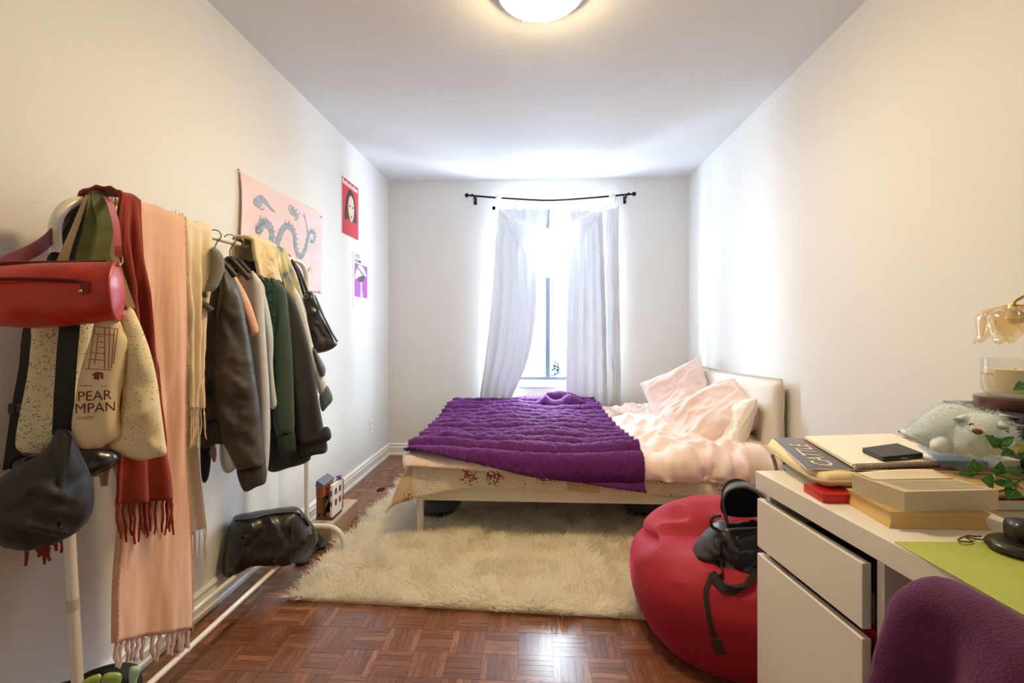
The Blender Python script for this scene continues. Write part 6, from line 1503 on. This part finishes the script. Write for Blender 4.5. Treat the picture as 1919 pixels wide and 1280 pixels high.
part('base', MB().lathe([(0.0, 0), (0.078, 0), (0.080, 0.003), (0.080, zt_ - z0 - 0.003), (0.077, zt_ - z0), (0, zt_ - z0)], (LC.x, LC.y, z0), seg=48), M('base_walnut', srgb(88, 48, 26), 0.3, var=0.3, vscale=14, coat=0.5), cw)
gold = M('gold_brass', srgb(206, 160, 80), 0.2, metal=1)
stx = LC + Vector((0.075, -0.055, 0)); zp_ = zl(548)
stem = [Vector((stx.x, stx.y, zt_)), Vector((stx.x, stx.y, zl(600))), Vector((stx.x, stx.y, zl(565)))] + [Vector((stx.x + (LC.x - stx.x) * f, stx.y + (LC.y - stx.y) * f, zl(565) + (zp_ - zl(565)) * math.sin(math.pi * f))) for f in np.linspace(0.1, 1, 10)] + [Vector((LC.x, LC.y, zl(574)))]
part('stem', MB().tube([Vector(p) for p in smooth_line(stem, 60)], 0.0035, 10), gold, cw)
gqa = NT('amber_glass'); gtr = gqa.n('ShaderNodeBsdfTransparent'); gtr.inputs[0].default_value = (0.97, 0.90, 0.76, 1); ggl = gqa.n('ShaderNodeBsdfGlossy'); ggl.inputs['Roughness'].default_value = 0.06; ggl.inputs[0].default_value = (1, 0.95, 0.85, 1)
glw = gqa.n('ShaderNodeLayerWeight'); glw.inputs[0].default_value = 0.4; gmx = gqa.n('ShaderNodeMixShader'); gqa.l(gqa.math('ADD', 0.06, gqa.math('MULTIPLY', glw.outputs['Facing'], 0.45)), gmx.inputs[0]); gqa.l(gtr.outputs[0], gmx.inputs[1]); gqa.l(ggl.outputs[0], gmx.inputs[2]); gqa.l(gmx.outputs[0], gqa.out.inputs[0])
zS0, zS1 = zl(573), zl(645); hS = zS0 - zS1
for k in range(7):
    t0 = 2 * math.pi * k / 7; rows = []
    for i in range(11):
        f = i / 10; r = 0.020 + 0.056 * math.sin(min(1, f * 1.9) * math.pi / 2) - 0.012 * max(0, f - 0.6) + 0.010 * max(0, f - 0.88) / 0.12; z = zS0 - hS * (0.25 * f + 0.75 * f ** 1.9)
        row = []
        for j in range(9):
            s = (j - 4) / 4; hw = 0.46 * (0.8 + 0.25 * math.sin(math.pi * f)) * (1 - 0.75 * max(0, f - 0.72) ** 2 / 0.0784 * 0.75)
            row.append((LC.x + (r - 0.006 * abs(s) ** 2) * math.cos(t0 + s * hw), LC.y + (r - 0.006 * abs(s) ** 2) * math.sin(t0 + s * hw), z + 0.010 * (1 - s * s) * 0 + 0.010 * s * s * f))
        rows.append(row)
    part('petal', MB().grid(np.array(rows)), gqa.m, cw, solid=0.0025, angle=180)
part('shade_cap', MB().lathe([(0.0, 0.004), (0.020, 0.002), (0.024, -0.006), (0.022, -0.010)], (LC.x, LC.y, zS0), seg=24), gold, cw)
part('bulb', MB().lathe([(0.0, -0.050), (0.014, -0.046), (0.020, -0.034), (0.016, -0.018), (0.012, -0.010)], (LC.x, LC.y, zS0), seg=20), M('bulb_frost', srgb(250, 236, 200), 0.3), cw)
zc0 = zt_ + 0.0005; zc1 = zl(672); ch = zc1 - zc0; R_ = 0.066
cd = thing('candle', 'cream candle in a clear glass jar standing on the wooden lamp base', 'candle', (LC.x, LC.y, zc0))
jg = NT('jar_glass'); jtr = jg.n('ShaderNodeBsdfTransparent'); jtr.inputs[0].default_value = (0.97, 0.97, 0.95, 1); jgl = jg.n('ShaderNodeBsdfGlossy'); jgl.inputs['Roughness'].default_value = 0.04
fr_ = jg.n('ShaderNodeLayerWeight'); fr_.inputs[0].default_value = 0.35; jmx = jg.n('ShaderNodeMixShader'); jg.l(jg.math('MINIMUM', jg.math('MULTIPLY', fr_.outputs['Facing'], 0.35), 0.3), jmx.inputs[0]); jg.l(jtr.outputs[0], jmx.inputs[1]); jg.l(jgl.outputs[0], jmx.inputs[2]); jg.l(jmx.outputs[0], jg.out.inputs[0])
part('jar', MB().lathe([(0.0, 0.0), (R_ * 0.80, 0.0), (R_ * 0.93, 0.010), (R_, 0.03), (R_, ch), (R_ - 0.003, ch), (R_ - 0.003, 0.03), (R_ * 0.9, 0.012), (0, 0.006)], (LC.x, LC.y, zc0), seg=48), jg.m, cd)
part('wax', MB().lathe([(0, 0.007), (R_ * 0.86, 0.010), (R_ - 0.006, 0.03), (R_ - 0.006, ch * 0.72), (0, ch * 0.72)], (LC.x, LC.y, zc0), seg=40), M('wax_cream', srgb(238, 222, 186), 0.5), cd)
part('wick', MB().tube([(LC.x, LC.y, zc0 + ch * 0.62), (LC.x + 0.002, LC.y, zc0 + ch * 0.74)], 0.0012, 6), M('slot_dark'), cd)
tcp = Plane((LC.x, LC.y, zl(703)), Vector((-LC.x, -LC.y, 0)))
tm_ = text_mb('er Lily', tcp, -R_ * 0.95, 0, 0.010, 0.0)
tm_.v = [tuple(np.array((LC.x, LC.y, p[2])) + (R_ + 0.0006) * np.array([*(Vector((p[0] - LC.x, p[1] - LC.y, 0)) + tcp.n * math.sqrt(max(0.0001, R_ ** 2 - min(R_ ** 2 * .98, (p[0] - LC.x) ** 2 + (p[1] - LC.y) ** 2)))).normalized()])) for p in tm_.v]
part('label_print', tm_, M('print_grey2', srgb(120, 118, 112), 0.6), cd, smooth=False)

# ================================================================ GREEN VINE
vn = thing('trailing_vine', 'trailing artificial vine with green leaves over the right pile', 'plant', EYE + ray(1919, 900) * 1.03)
stem_m = M('vine_stem', srgb(86, 78, 36), 0.6); 
lq = NT('leaf_green'); lc_ = lq.coord('UV'); ls = lq.n('ShaderNodeSeparateXYZ'); lq.l(lc_, ls.inputs[0])
lq.l(lq.mix(lq.ramp(lq.math('ABSOLUTE', lq.math('SUBTRACT', ls.outputs[1], 0.5)), [(0.0, (1, 1, 1)), (0.05, (0, 0, 0))]), lq.mix(lq.noise(18, lc_, 2), srgb(34, 92, 30), srgb(62, 128, 44)), srgb(120, 164, 80)), lq.b.inputs['Base Color']); lq.b.inputs['Roughness'].default_value = 0.4
vleaf = M('leaf_variegated', srgb(214, 206, 120), 0.45, var=0.5, vscale=40, col2=srgb(112, 140, 60))
def leaf(x0, y0, x1, y1, zc, w, mat=None, tilt=0.3):
    """base pixel to tip pixel"""
    a = EYE + ray(x0, y0) * zc; b = EYE + ray(x1, y1) * (zc - tilt * 0.03); d = b - a; L = d.length; d.normalize()
    n = Vector((-a.x, -a.y, 0.5)).normalized(); n = (n - d * n.dot(d)).normalized(); sd = d.cross(n); rows = []
    for i in range(9):
        f = i / 8; hw = w * L * (math.sin(math.pi * f ** 0.72) ** 0.9) if 0 < f < 1 else 0.0005
        rows.append([tuple(a + d * (L * f) + sd * (hw * s) + n * (0.10 * L * (abs(s) - 0.3) * math.sin(math.pi * f) + 0.12 * L * math.sin(math.pi * f))) for s in np.linspace(-1, 1, 7)])
    part('leaf', MB().grid(np.array(rows)), mat or lq.m, vn, solid=0.0006, angle=180)
def vstem(pts, zc, r=0.0016):
    part('stem', MB().tube([EYE + ray(x, y) * (zc + 0.004 * math.sin(k)) for k, (x, y) in enumerate(smooth_line(pts, 24))], r, 6), stem_m, vn)
vstem([(1822, 889), (1845, 889), (1873, 892), (1900, 898), (1930, 900)], 1.035); vstem([(1870, 922), (1892, 914), (1912, 900), (1930, 890)], 1.02)
vstem([(1876, 838), (1872, 838), (1885, 843), (1905, 846), (1930, 850)], 1.06); vstem([(1829, 888), (1829, 884)], 1.035, 0.001); vstem([(1902, 918), (1908, 908)], 1.02, 0.001)
for L_ in ((1829, 884, 1824, 860, 1.035, .40), (1824, 889, 1796, 889, 1.035, .18), (1874, 889, 1875, 864, 1.035, .30), (1872, 888, 1856, 878, 1.035, .22), (1876, 889, 1898, 884, 1.035, .18), (1884, 876, 1914, 884, 1.04, .22), (1912, 886, 1908, 872, 1.04, .28),
           (1862, 906, 1838, 899, 1.03, .40), (1862, 903, 1895, 908, 1.028, .26), (1905, 892, 1918, 888, 1.03, .4), (1904, 918, 1887, 936, 1.018, .42), (1900, 904, 1880, 912, 1.02, .3), (1872, 836, 1846, 815, 1.06, .24), (1874, 836, 1900, 818, 1.06, .28),
           (1898, 846, 1876, 854, 1.055, .30), (1912, 842, 1914, 862, 1.05, .2), (1925, 722, 1899, 731, 1.09, .28)):
    leaf(*L_)
for L_ in ((1905, 848, 1918, 826, 1.05, .30), (1908, 846, 1893, 838, 1.05, .25), (1912, 848, 1925, 858, 1.05, .3), (1915, 905, 1922, 916, 1.02, .4)): leaf(*L_, vleaf)
part('bud', MB().ball(EYE + ray(1863, 892) * 1.033, 0.003, 8), M('bud_cream', srgb(236, 226, 170), 0.5), vn)

# ================================================================ DESK MAT AND GADGET
mt0 = onZ(1675, 1017, ZD); md = (onZ(1919, 1155, ZD) - mt0).normalized(); mdp = Vector((-md.y, md.x, 0)); mdp = mdp if mdp.x > 0 else -mdp
mc = [mt0, mt0 + md * 0.50, mt0 + md * 0.50 + mdp * 0.30, mt0 + mdp * 0.30]
solo('desk_mat', quad_prism(ccw(mc), ZD, 0.0025), M('mat_green', srgb(178, 190, 88), 0.5, bump=0.15), 'lime green desk mat at the front edge of the desk', 'desk mat', smooth=False, bevel=0.001)
zM = ZD + 0.0026
gd = onZ(1925, 1035, zM); gt = thing('black_gadget', 'glossy black rounded gadget standing on the lime green mat', 'gadget', gd)
hpl = type('PP', (), dict(o=Vector((gd.x, gd.y, zM + 0.009)), u=Vector((1, 0, 0)), v=Vector((0, 1, 0)), n=Vector((0, 0, 1))))()
gb = M('gadget_black', srgb(40, 40, 38), 0.35, coat=0.3)
part('base', MB().inflate([(0.062 * math.cos(t), 0.052 * math.sin(t)) for t in np.linspace(0, 2 * math.pi, 33)[:-1]], hpl, 0.009, 0.012, 0.008), gb, gt, angle=180)
part('housing', MB().box(Vector((gd.x + 0.018, gd.y + 0.006, zM + 0.034)), (0.075, 0.05, 0.040), Euler((0, 0, -0.3)).to_matrix()), gb, gt, bevel=0.012)
part('button', MB().ball(Vector((gd.x - 0.004, gd.y - 0.022, zM + 0.036)), (0.006, 0.008, 0.012), 14), M('button_grey', srgb(150, 148, 138), 0.3), gt)
cp = [Vector((onZ(x, y, zM).x, onZ(x, y, zM).y, zM + 0.003 + 0.003 * (k % 2))) for k, (x, y) in enumerate(((1864, 1022), (1845, 1018), (1825, 1012), (1808, 1012), (1822, 1018), (1800, 1020), (1796, 1014), (1812, 1010), (1826, 1008), (1840, 1011)))]
part('cord', MB().tube([Vector(p) for p in smooth_line(cp, 60)], 0.0016, 6), M('cord_olive', srgb(92, 82, 44), 0.7), gt)

# ================================================================ CHAIR WITH PURPLE BLANKET
ch_m = M('chair_wood', srgb(60, 44, 34), 0.5)
K0 = Vector((0.560, 0.715, 0)); 
def ck(s, t, z): return K0 + E1 * s + E2 * t + Vector((0, 0, z))
chr_ = thing('desk_chair', 'dark wooden desk chair mostly hidden under a plum blanket', 'chair', ck(0.2, 0.2, 0))
def kbox(s0, s1, t0, t1, z0, z1):
    vs = [ck(s, t, z) for z in (z0, z1) for t in (t0, t1) for s in (s0, s1)]
    return MB().add(vs, [(0, 1, 3, 2), (4, 6, 7, 5), (0, 4, 5, 1), (2, 3, 7, 6), (0, 2, 6, 4), (1, 5, 7, 3)])
part('seat', kbox(0.0, 0.42, 0.02, 0.42, 0.43, 0.46), ch_m, chr_, smooth=False, bevel=0.006)
part('backrest', kbox(0.02, 0.40, 0.0, 0.022, 0.56, 0.785), ch_m, chr_, smooth=False, bevel=0.006)
for s in (0.0, 0.39):
    part('leg', kbox(s, s + 0.03, 0.0, 0.03, 0.0, 0.78), ch_m, chr_, smooth=False, bevel=0.004)
    part('leg', kbox(s, s + 0.03, 0.39, 0.42, 0.0, 0.43), ch_m, chr_, smooth=False, bevel=0.004)
plum = NT('blanket_plum'); pc2 = plum.coord('Object')
plum.l(plum.mix(plum.noise(30, pc2, 4), srgb(72, 22, 58), srgb(98, 40, 84)), plum.b.inputs['Base Color']); plum.b.inputs['Roughness'].default_value = 0.9; plum.b.inputs['Sheen Weight'].default_value = 0.35; plum.b.inputs['Sheen Tint'].default_value = (*srgb(200, 130, 190), 1)
plum.bump(plum.noise(260, pc2, 3), 0.6, 0.003)
# blanket: profile over the back rail; the far corner hangs wider
ns_, nt_ = 70, 90; rows = []
for i in range(ns_):
    f = i / (ns_ - 1); s = -0.02 + 0.46 * f; row = []
    for j in range(nt_):
        g_ = j / (nt_ - 1); L_ = -0.42 + 0.80 * g_         # metres along profile, 0 at the crest
        a = abs(L_); r = 0.030
        if a < r * math.pi / 2: t = math.copysign(r * math.sin(a / r), L_); z = 0.797 - r * (1 - math.cos(a / r))
        else: t = math.copysign(r + 0.10 * (a - r * 1.57) * (L_ < 0), L_); z = 0.797 - r - (a - r * math.pi / 2)
        dropf = 0.797 - z
        sp = s - 0.10 * dropf * max(0, 1 - f * 1.8)
        z -= 0.030 * max(0, 1 - f / 0.10) ** 2 * (dropf < 0.4)
        fo_ = 0.030 * math.sin(f * 19 + 1.2 + 3 * dropf) * min(1, dropf * 6) + 0.008 * float(fbm(f * 7, g_ * 8, 2)) * min(1, dropf * 4 + 0.3)
        row.append(tuple(ck(sp, 0.011 + t - fo_ * (1 if L_ < 0 else -1), z + 0.010 * float(vnoise(f * 5, 3.0)))))
    rows.append(row)
PB = np.array(rows)
bl = thing('plum_blanket', 'fuzzy plum purple blanket slung over the desk chair back', 'blanket', ck(0.2, 0, 0.35))
part('blanket_cloth', MB().grid(PB), plum.m, bl, solid=0.012, angle=180)
